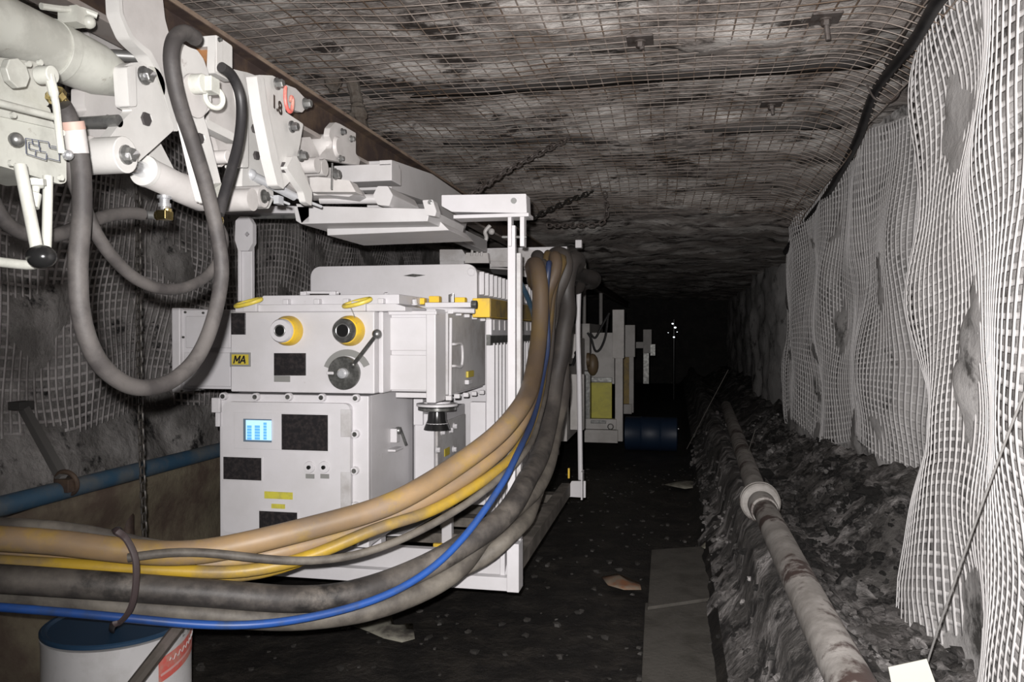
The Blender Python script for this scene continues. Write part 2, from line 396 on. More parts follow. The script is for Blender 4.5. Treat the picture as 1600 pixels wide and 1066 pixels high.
# steel straps bolted across the roof
for (Y0, wdt, x0, x1, lb) in ((4.35, .16, -2.4, 1.0, 'flat dusty steel strap across the roof, nearer to the camera'), (5.45, .14, -1.6, 1.05, 'flat dusty steel strap across the roof, farther from the camera')):
    vs_ = []; fs_ = []; xs = frange(x0, x1, .08)
    for X in xs:
        z = roof0(X, Y0)+.004
        for dy, dz in ((-wdt/2, 0), (-wdt/4, .012), (0, 0), (wdt/4, .012), (wdt/2, 0)): vs_.append((X, Y0+dy+.02*N(X, 1, 1), z+dz))
    for i in range(len(xs)-1):
        for k in range(4): fs_.append((i*5+k, i*5+k+1, (i+1)*5+k+1, (i+1)*5+k))
    M = MB(); M.add(vs_, fs_); o = single('roof_strap', M, mat('dusty_strap', (.13, .12, .115), .8, col2=(.06, .055, .05), scale=3), lb, 'strap')
    so = o.modifiers.new('thickness', 'SOLIDIFY'); so.thickness = .004
def chain(pts, pitch, r, m, label, group=None, name='chain'):
    pts = smooth(pts, 10); M = MB()
    L = [0]
    for a, b in zip(pts, pts[1:]): L.append(L[-1]+(b-a).length)
    n = int(L[-1]/pitch)
    def at(s):
        for i in range(len(pts)-1):
            if s <= L[i+1]: t = (s-L[i])/(L[i+1]-L[i]); return pts[i].lerp(pts[i+1], t)
        return pts[-1]
    for k in range(n):
        a = at(k*pitch); b = at((k+1)*pitch); d = (b-a).normalized(); c = (a+b)/2
        s = d.cross(Vector((0, 1, 0))).normalized(); s2 = d.cross(s)
        if k % 2: s = s2
        hl = pitch*.5+r*.6; w_ = pitch*.32
        M.tube([c+d*(hl*.75*sg*1.0+ca*hl*.32)+s*sa*w_ for sg, ca, sa in ((1, 0, 1), (1, .8, .6), (1, .8, -.6), (1, 0, -1), (-1, 0, -1), (-1, -.8, -.6), (-1, -.8, .6), (-1, 0, 1))], r, 6, True)
    return single(name, M, m, label, 'chain', group)
CH = mat('dull_chain', (.16, .14, .13), .6, .4, col2=(.09, .07, .06), scale=20)
CHD = mat('dark_chain', (.05, .045, .04), .5, .5)
chain([(-1.2, 4.55, 2.19), P(800, 262, 4.9), P(890, 216, 5.25)], .05, .0065, CH, 'dusty chain slung from the monorail up to the roof, nearer one')
chain([(-1.2, 5.9, 2.19), P(880, 318, 6.3), P(930, 298, 6.55)], .05, .0065, CHD, 'dark chain slung from the monorail to the roof farther in')
chain([P(855, 352, 5.9), P(905, 352, 6.2), P(945, 345, 6.3), P(945, 300, 6.4)], .045, .006, CH, 'loose chain hanging in a bow from the roof')
chain([P(214, 205, 2.45), P(216, 420, 2.45), P(218, 600, 2.45), P(226, 850, 2.45)], .027, .0035, CHD, 'thin dark chain hanging straight down beside the looped hoses')
# roof bolts
def roofbolt(px, py, Y, ln, lb, m=CH):
    b = P(px, py, Y); X = b.x; z = roof0(X, Y)-.02
    t = thing('roof_bolt', lb, 'bolt', (X, Y, z), 'roof bolts')
    part('plate', MB().box(X-.06, X+.06, Y-.06, Y+.06, z-.012, z-.002), m, t)
    part('shank', MB().cyl((X, Y, z-.01), (X+.01, Y, z-ln), .011, n=10), m, t)
    part('nut', MB().hexb((X, Y, z-.012), (0, 0, -1), .02, .022), m, t, 0)
roofbolt(1290, 40, 3.55, .10, 'roof bolt with square plate in the mesh near the right wall')
roofbolt(1000, 70, 3.7, .05, 'roof bolt in the wire mesh at the middle of the roof')
roofbolt(1205, 190, 4.9, .07, 'roof bolt past the near roof strap by the right wall')
M = MB(); X0 = P(560, 130, 4.1)
M.tube(smooth([P(548, 118, 4.1), P(556, 150, 4.1), P(560, 175, 4.08), P(568, 205, 4.05), P(582, 238, 4.0)], 6), [.03+.022*abs(N(k*.45, 3)) for k in range(25)], 10)
M.ball(P(560, 178, 4.06), .045, 12, bumpy=.5); M.ball(P(520, 128, 4.1), .05, 12, bumpy=.6)
single('dusty_rag', M, mat('dust_caked_rag', (.16, .14, .12), .95, col2=(.09, .07, .055), scale=12, bump=.01), 'dust-caked rag hanging from the roof above the monorail', 'rag')
# hose along the roof corner
pts = smooth([P(1530, -60, 2.9), P(1480, -5, 3.25), P(1440, 60, 3.7), P(1392, 118, 4.3), P(1372, 150, 4.6), P(1350, 210, 5.2), P(1322, 262, 6.0), P(1296, 305, 6.9), P(1262, 348, 7.7), P(1232, 392, 8.3)], 8)
pts = [p+Vector((-.03, 0, -.01)) for p in pts]
single('corner_hose', MB().tube(pts, .026, 12), RUBBERD, 'long black hose running along the top right corner of the tunnel', 'hose')
single('corner_pipe', MB().tube(smooth([P(1500, -60, 3.0), P(1430, 22, 3.6), P(1385, 100, 4.3)], 6), .012, 10), CH, 'thin grey tube beside the black hose in the roof corner', 'pipe')
q = P(1384, 140, 4.4)
single('wire_hook', MB().tube(smooth([q+Vector((-.09, 0, .03)), q+Vector((-.06, -.03, -.05)), q+Vector((0, -.04, -.075)), q+Vector((.05, -.03, -.04)), q+Vector((.07, 0, .04))], 6), .005, 8), CH, 'bent wire hook holding the black hose in the roof corner', 'hook')

# ------------------------------------------------------------------ monorail
M = MB()
XR, ZB, ZT = -1.2, 2.05, 2.19
def ibeam(M, x, y0, y1, zb, zt, w_, tf, tw):
    pr_ = [(-w_/2, zb), (w_/2, zb), (w_/2, zb+tf), (tw/2, zb+tf*1.5), (tw/2, zt-tf*1.5), (w_/2, zt-tf), (w_/2, zt), (-w_/2, zt), (-w_/2, zt-tf), (-tw/2, zt-tf*1.5), (-tw/2, zb+tf*1.5), (-w_/2, zb+tf)]
    M.extr([(x+a, y0, b) for a, b in pr_], (0, y1-y0, 0))
ibeam(M, XR, .5, 21, ZB+.002, ZT-.002, .070, .009, .008)
rl = thing('monorail_beam', 'rusty brown steel I-beam monorail hung along the roof', 'rail', (XR, 4, ZB))
part('web', M, RUST, rl, .002)
part('lower_flange', MB().box(XR-.038, XR+.038, .5, 21, ZB-.002, ZB+.012), mat('pale_worn_flange', (.30, .27, .25), .5, col2=(.2, .16, .14), scale=5), rl, .002, 'pale worn lower flange')
part('upper_flange', MB().box(XR-.038, XR+.038, .5, 21, ZT-.010, ZT+.002), mat('tan_dusty_flange', (.20, .15, .11), .7, col2=(.13, .09, .07), scale=8), rl, .002, 'dusty tan upper flange')

# ------------------------------------------------------------------ carrier frame round the first unit
ft = thing('carrier_frame', 'white steel hanging frame with tall right posts around the transformer unit', 'frame', (-1.25, 4.1, .354))
XP = P(803, 600, 3.2).x
# front arm and left arm
part('top_arm', plateY([(690, 305), (822, 303), (823, 333), (706, 331), (690, 322)], 3.19, .09), WHITE, ft)
part('arm_flange', rectY(708, 826, 334, 340, 3.18, .11), WHITE, ft)
part('arm_bolt', MB().cyl(P(803, 314, 3.19), P(803, 314, 3.19)+Vector((0, -.006, 0)), .012), STEEL, ft, 0)
part('clevis', rectY(793, 799, 338, 385, 3.185, .05, rectY(812, 819, 338, 385, 3.185, .05)), WHITE, ft)
part('clevis_pin', MB().cyl(P(784, 370, 3.2)+Vector((0, .01, 0)), P(822, 370, 3.2)+Vector((0, .01, 0)), .006), STEEL, ft, 0)
def channel(M, x0, x1, y, z0, z1, t=.006, d=.045):
    M.box(x0, x1, y, y+t, z0, z1); M.box(x0, x0+t, y, y+d, z0, z1); M.box(x1-t, x1, y, y+d, z0, z1)
M = MB(); za, zb = P(800, 352, 3.2).z, P(800, 920, 3.2).z
M.box(XP-.027, XP+.005, 3.20, 3.23, za, zb)
part('front_post', M, WHITE, ft)
M = MB(); M.box(XP+.008, XP+.026, 3.21, 3.25, P(800, 395, 3.2).z, zb)
part('post_channel', M, GRILL, ft)
M = MB(); M.box(XP-.055, XP-.035, 3.185, 3.24, P(800, 855, 3.2).z, zb)
M.box(XP-.02, XP+.03, 3.15, 3.24, zb, P(800, 845, 3.2).z)
part('post_foot', M, WHITE, ft)
# left arm and short left hanger
part('left_arm', plateY([(345, 333), (362, 313), (372, 308), (384, 318), (395, 322), (480, 322), (480, 333)], 3.2, .06, [(370, 322, .011, 14)]), WHITE, ft)
part('arm_rod', MB().cyl(P(392, 339, 3.22), P(500, 339, 3.22), .009), STEEL, ft, 0)
part('left_clevis', plateY([(368, 345), (375, 338), (388, 338), (395, 350), (395, 380), (388, 392), (372, 392), (367, 375)], 3.195, .03, [(386, 366, .012, 4)]), WHITE, ft)
M = MB(); q0 = P(372, 385, 3.215); q1 = P(392, 478, 3.215)
M.box(q0.x, q0.x+.014, 3.21, 3.26, q1.z+.02, q0.z); M.box(q0.x, q1.x, 3.225, 3.25, q1.z+.02, q0.z)
part('left_hanger', M, WHITE, ft)
# bottom beam, two steps
xl = P(352, 900, 3.2).x
z1, z2, z3 = P(700, 866, 3.2).z, P(700, 893, 3.2).z, zb
M = MB(); M.extr([(xl, 3.16, z3), (xl, 3.16, z2), (xl, 3.19, z2+.004), (xl, 3.26, z1), (xl, 3.30, z1), (xl, 3.30, z3)], (XP+.005-xl, 0, 0))
part('bottom_beam', M, WHITE, ft)
DIRTY = mat('mud_caked_beam', (.075, .066, .055), .8, col2=(.17, .15, .13), scale=6)
for x in (XP-.03, xl+.02):
    M = MB(); M.box(x-.03, x+.03, 3.30, 5.02, z3+.02, z1-.03); part('side_beam', M, DIRTY, ft, label='mud-caked side beam')
M = MB()
for k in range(5): M.box(xl+.06, XP-.07, 3.40+.34*k, 3.50+.34*k, z3+.02, z3+.07)
part('deck_bars', M, DIRTY, ft)
part('hazard_strip', MB().box(-1.12, -.72, 3.62, 3.64, z1-.10, z1-.075).box(-1.12, -.72, 3.62, 3.90, z1-.12, z1-.10), YEL, ft, label='yellow strip on the deck')
# rear post
M = MB(); a = P(905, 775, 5.0); b = P(906, 440, 5.0)
M.tube(smooth([P(905, 440, 5.0), P(903, 520, 5.0), P(905, 600, 5.0), P(907, 750, 5.0)], 6), .016, 8)
part('rear_post', M, WHITE, ft)
part('rear_clevis', rectY(898, 914, 410, 422, 4.96, .07, rectY(900, 904, 420, 452, 4.97, .03, rectY(908, 912, 420, 452, 4.97, .03))), CREAM, ft)
M = plateY([(882, 776), (893, 752), (915, 752), (915, 778)], 5.0, .012); M.box(P(912, 760, 5.0).x-.01, P(912, 760, 5.0).x, 4.93, 5.02, P(910, 778, 5).z, P(910, 735, 5).z)
part('rear_foot', M, WHITE, ft)
part('yellow_tag', rectY(887, 890, 732, 748, 4.95, .02), YEL, ft)
M = MB(); M.box(P(904, 800, 5).x-.02, P(904, 800, 5).x+.02, 4.98, 5.04, 1.93, 1.98); M.box(-1.2, XP-.02, 4.98, 5.04, 1.9, 1.94)
part('rear_top_beam', M, WHITE, ft)
part('rear_hanger', MB().box(XP-.05, XP-.02, 4.98, 5.02, P(906, 412, 5).z, 1.93), WHITE, ft)

# ------------------------------------------------------------------ upper enclosure
ub = thing('switch_enclosure', 'white flameproof switch enclosure with two yellow-ringed sight ports and lever', 'enclosure', (-1.47, 3.3, 1.157))
YF = 3.0
xa, xb = P(360, 550, YF).x, P(585, 550, YF).x; xc = P(600, 550, YF+.05).x
zt, zbm = P(470, 487, YF).z, P(470, 614, YF).z
part('body', MB().box(xa, xb, YF, 3.6, zbm, zt).box(xb, xc, YF+.04, 3.6, zbm, zt), WHITE, ub, .006)
zl = P(480, 462, YF+.1).z
M = MB(); M.extr([(xa+.01, YF+.02, zt), (xc+.1, YF+.02, zt), (xc+.1, YF+.02, zt+.018), (xc+.06, YF+.02, zt+.03), (xa+.02, YF+.02, zt+.03), (xa+.01, YF+.02, zt+.02)], (0, .5, 0))
part('lid', M, WHITE, ub)
M = MB(); M.extr([(xa+.08, YF+.06, zt+.03), (xc+.06, YF+.06, zt+.03), (xc+.06, YF+.06, zl), (xa+.115, YF+.06, zl)], (0, .4, 0))
part('raised_lid', M, WHITE, ub)
for px in (440, 489, 535, 590):
    part('lid_lug', MB().box(P(px, 466, YF).x-.012, P(px, 466, YF).x+.012, YF+.03, YF+.07, zt+.03, zt+.052), WHITE, ub)
part('lid_rail', MB().tube([P(475, 457, YF+.1), P(530, 457, YF+.1)], .006, 8).box(P(472, 457, 3.1).x, P(481, 457, 3.1).x, YF+.08, YF+.12, zl, zl+.016).box(P(517, 457, 3.1).x, P(527, 457, 3.1).x, YF+.08, YF+.12, zl, zl+.016), WHITE, ub)
for px in (388, 558):
    c = P(px, 473, YF-.01)
    part('yellow_loop', MB().tube(smooth([c+Vector((.055*math.cos(a_), .03*math.sin(a_), .010*math.sin(a_)+.012*math.cos(a_))) for a_ in [k*math.pi/6 for k in range(12)]], 3, True), .0085, 10, True), ROPE, ub, 0, 'yellow plastic ring')
    part('lifting_lug', MB().box(c.x-.03, c.x+.03, YF-.0, YF+.03, zt, zt+.04), WHITE, ub)
part('lid_cord', MB().tube(smooth([P(547, 478, YF-.04), P(553, 492, YF-.02), P(557, 506, YF-.045)], 5), .002, 6), GREY, ub, 0)
# arms
def arm(a, b, c, d, Y, nm='arm'):
    M = rectY(a, b, c, d, Y, .42); z = P(a, (c+d)/2, Y).z
    return part(nm, M, WHITE, ub, .004)
arm(277, 362, 484, 608, 3.12)
part('arm_panel', rectY(290, 360, 494, 544, 3.105, .016), WHITE, ub); part('arm_panel', rectY(288, 360, 551, 604, 3.105, .016), WHITE, ub)
part('end_flange', rectY(268, 281, 481, 614, 3.10, .46), WHITE, ub, .005)
for (px, py) in ((290, 488), (318, 489), (285, 611), (314, 609), (287, 527), (267, 526), (266, 569)):
    part('bolt', MB().cyl(P(px, py, 3.10), P(px, py, 3.10)+Vector((0, -.006, 0)), .005, n=10), DSTEEL, ub, 0)
arm(590, 672, 490, 612, 3.14)
part('arm_panel', rectY(596, 680, 496, 548, 3.125, .016), WHITE, ub); part('arm_panel', rectY(594, 680, 555, 610, 3.125, .016), WHITE, ub)
part('arm_rail', rectY(596, 682, 486, 492, 3.11, .04), WHITE, ub); part('arm_rail', rectY(618, 680, 614, 622, 3.13, .05), WHITE, ub)
xe = P(695, 550, 3.25).x
ze0, ze1 = P(690, 626, 3.25).z, P(690, 484, 3.25).z
part('end_flange', MB().box(xe-.042, xe, 3.12, 3.26, ze0, ze1), WHITE, ub, .005)
M = MB(); M.box(xe-.16, xe-.012, 3.26, 3.98, ze0+.01, ze1-.01)
part('end_chamber', M, WHITE, ub)
M = MB(); M.box(xe-.012, xe, 3.30, 3.98, ze0+.02, ze1-.0)
part('end_cover', M, GRILL, ub, label='grey dusty bolted end cover')
def plugs(par, X, hs):          # dark discs put in the plate holes to paint their shade
    for px, py, r_ in hs:
        c = PX(px, py, X); part('socket', MB().cyl(c+Vector((-.012, 0, 0)), c+Vector((-.004, 0, 0)), r_*1.15, n=6), HOLESHADE, par, 0, 'dark disc for hole shade')
def on(px, py, X=None): return PX(px, py, xe if X is None else X)
for (px, py) in ((700, 487), (713, 490), (726, 493), (738, 496), (751, 499), (761, 501), (762, 538), (762, 575), (697, 622), (710, 619), (724, 617), (737, 615), (749, 613), (759, 612)):
    c = on(px, py); part('bolt', MB().box(c.x, c.x+.026, c.y-.011, c.y+.011, c.z-.010, c.z+.010), WHITE, ub, .003)
part('hinge_bar', MB().cyl(on(700, 497)+Vector((.012, 0, 0)), on(699, 618)+Vector((.012, 0, 0)), .007, n=10), WHITE, ub, 0)
M = MB(); hp = [on(703, 538), on(703, 538)+Vector((.022, .005, 0)), on(712, 539)+Vector((.028, 0, 0)), on(712, 571)+Vector((.028, 0, 0)), on(703, 572)+Vector((.022, .005, 0)), on(703, 572)]
part('handle', M.tube(smooth(hp, 5), .006, 8), WHITE, ub, 0)
part('small_tag', MB().box(xe, xe+.012, on(728, 580).y, on(737, 580).y, on(730, 590).z, on(730, 580).z), OLIVE, ub)
part('latch', MB().box(xe, xe+.02, on(726, 595).y, on(732, 595).y, on(730, 600).z, on(730, 593).z), WHITE, ub)
# clutter on the lid toward the transformer
part('cover_plate', MB().box(xc+.02, xe-.03, 3.3, 3.7, zt, zt+.03), GRILL, ub)
M = MB(); M.tube([P(668, 484, 3.3), P(742, 486, 3.3)], .012, 8); M.box(P(667, 480, 3.3).x, P(740, 480, 3.3).x, 3.27, 3.33, P(700, 481, 3.3).z, P(700, 473, 3.3).z)
part('cross_bar', M, WHITE, ub)
part('cap_end', MB().cyl(P(737, 476, 3.28), P(745, 476, 3.28), .017), DSTEEL, ub, 0)
for px, py in ((614, 470), (632, 473), (648, 476), (604, 466)):
    part('lid_bolt', MB().hexb(P(px, py, 3.2), (0, -.3, 1), .01, .018), WHITE if px != 623 else STEEL, ub, 0)
for px, py in ((657, 470), (680, 467), (720, 469)):
    part('yellow_clip', MB().box(P(px-8, py, 3.35).x, P(px+8, py, 3.35).x, 3.33, 3.37, P(px, py+6, 3.35).z, P(px, py-4, 3.35).z), YEL, ub)
part('cock', MB().tube([P(702, 474, 3.28), P(702, 461, 3.28), P(708, 459, 3.28), P(708, 472, 3.28)], .004, 6), STEEL, ub, 0)
# faces on the front
def disc(px, py, r, y0, y1, m, nm, par=ub, r2=None, n=32): c = P(px, py, YF); return part(nm, MB().cyl((c.x, y1, c.z), (c.x, y0, c.z), r, r2, n), m, par, 0)
for px, dark in ((452, False), (548, True)):
    c = P(px, 517, YF)
    rg = part('sight_port', MB().lathe((c.x, YF, c.z), (0, -.05, 0), [(0, .061), (.5, .060), (.8, .054), (1, .050)], 36), YEL, ub, 0, 'yellow ring of the sight port')
    a = part('port_rim', MB().lathe((c.x-.004, YF-.04, c.z), (0, -.03, 0), [(0, .048), (.7, .048), (1, .043)], 36), DSTEEL if dark else WHITE, rg, 0)
    part('port_lens', MB().cyl((c.x-.004, YF-.065, c.z), (c.x-.004, YF-.073, c.z), .021 if not dark else .03, n=24), BLACK, rg, 0)
    part('port_bezel', MB().ring((c.x-.004, YF-.073, c.z), (0, 1, 0), .022 if not dark else .027, .003), STEEL, rg, 0)
part('name_plate', rectY(361, 383, 489, 523, YF-.006, .006), BLACKPL, ub, .001, 'black name plate')
M = plateY([(428, 552), (477, 552), (477, 587), (428, 587)], YF-.007, .007, rnd=0); part('name_plate', M, BLACKPL, ub, .001, 'black name plate')
part('name_plate', rectY(428, 453, 587.5, 597, YF-.004, .004), GREY, ub, .001, 'small grey plate')
t = part('logo_plate', rectY(359, 391, 551, 573, YF-.006, .006), GREY, ub, .001, 'yellow plate lettered MA')
c = P(375, 562, YF); part('yellow_field', rectY(362, 388, 554, 570, YF-.008, .002), OLIVE, t, 0)
M = MB(); lw = .0066
for pl in (((0, 0), (.001, .028), (.0115, .009), (.022, .028), (.022, 0)), ((.028, 0), (.039, .028), (.050, 0)), ((.033, .009), (.046, .009))):
    for (ax_, az_), (bx_, bz_) in zip(pl, pl[1:]):
        d_ = Vector((bx_-ax_, bz_-az_)).normalized(); n_ = Vector((-d_.y, d_.x))*lw/2; e_ = d_*lw*.3
        q_ = [Vector((ax_, az_))-e_+n_, Vector((bx_, bz_))+e_+n_, Vector((bx_, bz_))+e_-n_, Vector((ax_, az_))-e_-n_]
        M.extr([(c.x-.023+k_.x+.22*k_.y, YF-.0082, c.z-.014+k_.y) for k_ in q_], (0, -.0008, 0))
part('lettering', M, INK, t, 0)
# switch dial
c = P(539, 583, YF)
arc = [(c.x+r*math.cos(a_), c.z+r*math.sin(a_)) for r, rng in ((.105, range(25, 161, 9)), (.078, range(160, 24, -9))) for a_ in [math.radians(k) for k in rng]]
v, f = curve_plate(arc, [], .003); part('scale_arc', MB().add([(p.x+.01, YF-.002+p.z, p.y-.01) for p in v], f), GREY, ub, 0)
dl = part('dial', MB().lathe((c.x, YF, c.z), (0, -.018, 0), [(0, .067), (.8, .067), (1, .064)], 40), DSTEEL, ub, 0, 'dark steel switch dial')
part('hub', MB().lathe((c.x, YF-.018, c.z), (0, -.02, 0), [(0, .022), (.7, .02), (1, .012)], 20), DAMP, dl, 0)
part('notch_pin', MB().box(c.x-.07, c.x-.04, YF-.022, YF-.0, c.z-.006, c.z+.006), WHITE, dl)
p0 = P(552, 570, YF-.03); p1 = P(589, 522, YF-.07)
lv = part('lever', MB().tube([p0, p1], [.0085, .0075], 10).ball(p0, .014), DSTEEL, ub, 0, 'dark switch lever with ball end')
part('ball_knob', MB().ball(p1, .019, 20), STEEL, lv, 0)

# ------------------------------------------------------------------ lower control box
lb = thing('control_box', 'white control box with small lit blue screen below the switch enclosure', 'control box', (-1.5, 3.25, .55))
x0, x1 = P(343, 720, YF).x, P(576, 720, YF).x
zt2, zb2 = P(460, 617, YF).z, P(576, 857, YF).z
part('body', MB().box(x0+.05, x1, YF+.03, 3.55, zb2+.005, zt2), WHITE, lb)
part('flange', MB().box(x0, x1, YF, YF+.035, zb2, zt2), WHITE, lb, .005)
M = plateY([(348, 628), (547, 631), (547, 846), (348, 832)], YF-.03, .03, rnd=.03)
door = part('cover', M, WHITE, lb, .007)
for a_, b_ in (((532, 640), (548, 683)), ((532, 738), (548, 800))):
    part('cover_step', rectY(a_[0], b_[0], a_[1], b_[1], YF-.032, .01), GRILL, door, .002, 'grey strip painted as shaded recess in cover')  # flat strip; the shade of the notch is put into its grey
for (px, py) in ((352, 619), (402, 620), (453, 620), (505, 621), (558, 622), (557, 678), (556, 735), (556, 848), (557, 790)):
    c = P(px, py, YF)
    bo = part('bolt', MB().cyl((c.x, YF, c.z), (c.x, YF-.02, c.z), .0165, .0155, 20), WHITE, lb, .001)
    part('socket', MB().cyl((c.x, YF-.0201, c.z), (c.x, YF-.0225, c.z), .0095, n=14), DSTEEL, bo, 0, 'dark socket head')
part('hinge', rectY(330, 343, 622, 645, YF-.02, .05), WHITE, lb); part('hinge', rectY(336, 343, 645, 667, YF-.015, .04), WHITE, lb)
YC = YF-.03
part('display_panel', rectY(366, 438, 645, 702, YC-.003, .003), WHITE, door, .001)
sc = part('display_bezel', rectY(380, 424, 655, 691, YC-.006, .004), mat('bezel_blue_grey', (.12, .17, .22), .4), door, .001)
# the screen is a sub-part of the bezel's level, so it hangs from the box itself
ss = part('screen', rectY(384, 424, 657, 688, YC-.0085, .002), SCRL, lb, 0, 'lit pale blue screen')
M = MB()
for (a_, w_) in ((386, 7), (398, 8), (411.5, 5)):
    for k in range(5 if a_ != 411.5 else 6):
        yy = 665+k*4.6-(4.6 if a_ == 411.5 else 0)
        rectY(a_, a_+w_, yy, yy+3.9, YC-.0095, .001, M)
part('screen_fields', M, SCRB, ss, 0, 'blue fields on the screen')
for r_ in ((440, 512, 648, 704), (349, 408, 715, 750), (405, 464, 800, 832)):
    fr = part('plate_frame', rectY(r_[0]-2, r_[1]+3, r_[2]-2, r_[3]+2, YC-.003, .003), WHITE, lb, .001)
    part('black_plate', rectY(*r_, YC-.005, .003), BLACKPL, fr, 0, 'black blank plate')
for px in (484, 507):
    c = P(px, 730, YC); b_ = part('push_button', MB().cyl((c.x, YC, c.z), (c.x, YC-.007, c.z), .024, .022, 28), WHITE, lb, .001)
    part('key_hole', MB().cyl((c.x, YC-.007, c.z), (c.x, YC-.014, c.z), .008, n=16), BLACK, b_, 0)
    part('button_tag', rectY(px-6.5, px+7, 741, 748, YC-.003, .003), GREY, lb, 0)
for r_ in ((413, 457, 769, 780), (424, 445, 788, 795)):
    part('yellow_label', rectY(*r_, YC-.003, .003), YELPL, lb, 0, 'yellow warning label')
hs = PX(612, 680, x1)
part('latch_block', MB().box(x1, x1+.03, hs.y-.02, hs.y+.02, hs.z-.03, hs.z+.03).box(x1, x1+.035, hs.y-.05, hs.y+.05, hs.z-.065, hs.z-.055), WHITE, lb)
part('latch_lever', MB().tube([hs+Vector((.03, .02, .03)), hs+Vector((.045, .06, -.05))], .007, 8).ball(hs+Vector((.03, -.0, .02)), .017), STEEL, lb, 0)
for px, py in ((585, 830), (700, 792)): pass
M = MB(); M.extr([PZ(582, 838, z1+.005), PZ(628, 838, z1+.005), PZ(715, 788, z1+.005), PZ(660, 786, z1+.005)], (0, 0, .008))
bp = part('base_plate', M, GRILL, lb, .001)
for px, py in ((606, 829), (628, 815), (650, 806)): part('base_bolt', MB().hexb(PZ(px, py, z1+.013), (0, 0, 1), .01, .008), WHITE, bp, 0)
part('support_leg', MB().box(x0+.1, x0+.16, 3.2, 3.28, z1-.0, zb2+.006).box(x1-.1, x1-.04, 3.24, 3.3, z1, zb2+.006), WHITE, lb)

# ------------------------------------------------------------------ cable entry cabinet with black insulator
tc_ = thing('terminal_cabinet', 'narrow white terminal cabinet under the black cable entry', 'cabinet', (-1.12, 3.8, .6))
cx0, cx1 = P(648, 700, 3.5).x, P(678, 700, 3.5).x; cz0, cz1 = P(665, 788, 3.5).z, P(665, 664, 3.5).z
part('body', MB().box(cx0, cx1, 3.5, 4.05, cz0, cz1+.05).box(cx0, cx0+.045, 3.48, 3.6, cz1, cz1+.12), WHITE, tc_)
part('side_cover', MB().box(cx1, cx1+.012, 3.52, 4.02, cz0+.06, cz1-.0), GRILL, tc_, label='dusty grey side cover')
for px, py in ((682, 703), (709, 666), (708, 702), (690, 675), (703, 672)): part('bolt', MB().hexb(PX(px, py, cx1+.012), (1, 0, 0), .012, .014), WHITE, tc_, 0)
part('small_tag', MB().box(cx1+.012, cx1+.016, PX(690, 700, cx1).y, PX(698, 700, cx1).y, PX(694, 712, cx1).z, PX(694, 700, cx1).z), OLIVE, tc_)
c = P(683, 650, 3.42)
zz0, zz1 = P(683, 671, 3.42).z, P(683, 634, 3.42).z
ins = part('cable_entry', MB().lathe((c.x, 3.42, zz0), (0, 0, zz1-zz0), [(0, .060), (.12, .056), (.4, .043), (.75, .040), (.82, .046), (1, .046)], 36), BLACK, tc_, 0, 'black bell-shaped cable entry')
part('entry_collar', MB().lathe((c.x, 3.42, zz1-.006), (0, 0, -.012), [(0, .085), (1, .085)], 36), DSTEEL, ins, 0)
part('entry_flange', MB().lathe((c.x, 3.42, zz1), (0, 0, .02), [(0, .092), (.5, .092), (.6, .06), (1, .06)], 36), WHITE, ins, 0)
part('entry_neck', MB().cyl((c.x, 3.42, zz0), (c.x, 3.42, cz1+.02), .05), WHITE, ins, 0)
part('cabinet_leg', MB().box(cx1-.03, cx1+.02, 3.72, 3.76, z1-.1, cz0).box(cx0, cx0+.03, 3.9, 3.94, z1-.1, cz0), WHITE, tc_)

# ------------------------------------------------------------------ finned transformer behind
tf = thing('transformer', 'big white finned transformer behind the switch enclosure', 'transformer', (-1.3, 4.5, .5))
tx0, tx1 = P(488, 450, 3.62).x, P(746, 450, 3.62).x
tz1, tzm = P(600, 415, 3.62).z, P(750, 466, 3.62).z
yb = 5.25
def capX(xA, xB, z0, z_, y0, y1, r=.05):
    o = rounded([(xA, z0), (xB, z0), (xB, z_), (xA, z_)], .001, 1)
    out = [(xA, z0), (xB, z0)]
    for k in range(7): a_ = math.pi/2*k/6; out.append((xB-r+r*math.cos(a_), z_-r+r*math.sin(a_)))
    for k in range(7): a_ = math.pi/2*(1+k/6); out.append((xA+r+r*math.cos(a_), z_-r+r*math.sin(a_)))
    M = MB(); M.extr([(a, y0, b) for a, b in out], (0, y1-y0, 0)); return M
part('tank_top', capX(tx0, tx1-.01, tzm, tz1-.01, 3.64, yb-.02), WHITE, tf)
part('end_plate', capX(tx0-.005, tx1, tzm-.02, tz1, 3.61, 3.64), WHITE, tf)
part('end_plate', capX(tx0-.005, tx1, tzm-.02, tz1, yb-.02, yb), WHITE, tf)
part('lug_ring', MB().ring(P(737, 425, 3.61), (0, 1, 0), .018, .003), WHITE, tf, 0)
for k in range(16):
    y = 3.70+k*.096; part('upper_fin', MB().box(tx1-.012, tx1+.012, y, y+.02, tzm+.02, tz1-.03), WHITE, tf, .003)
yx0, yx1 = P(738, 480, 3.5).x, P(765, 480, 3.5).x; yz0, yz1 = P(750, 496, 3.5).z, P(750, 466, 3.5).z
part('yellow_beam', MB().box(yx0, yx1, 3.5, 5.1, yz0, yz1), YEL, tf, .003, 'yellow painted side beam')
part('beam_side', MB().box(yx1, yx1+.003, 3.51, 5.1, yz0+.003, yz1-.003), MUST, tf, 0, 'brownish side of the yellow beam')  # thin browner skin on the side of the beam
lx = yx1-.005
part('lower_tank', MB().box(-1.75, lx-.14, 4.12, 5.1, .52, tzm), WHITE, tf)
part('radiator_header', MB().box(lx-.03, lx, 3.56, 5.78, P(790, 520, 3.6).z-.015, yz0-.004), WHITE, tf, .008)
part('header_gap', MB().box(lx-.025, lx-.005, 3.56, 5.78, P(790, 526, 3.6).z-.04, P(790, 518, 3.6).z-.015), DSTEEL, tf, 0)
ztf = P(790, 526, 3.6).z-.03
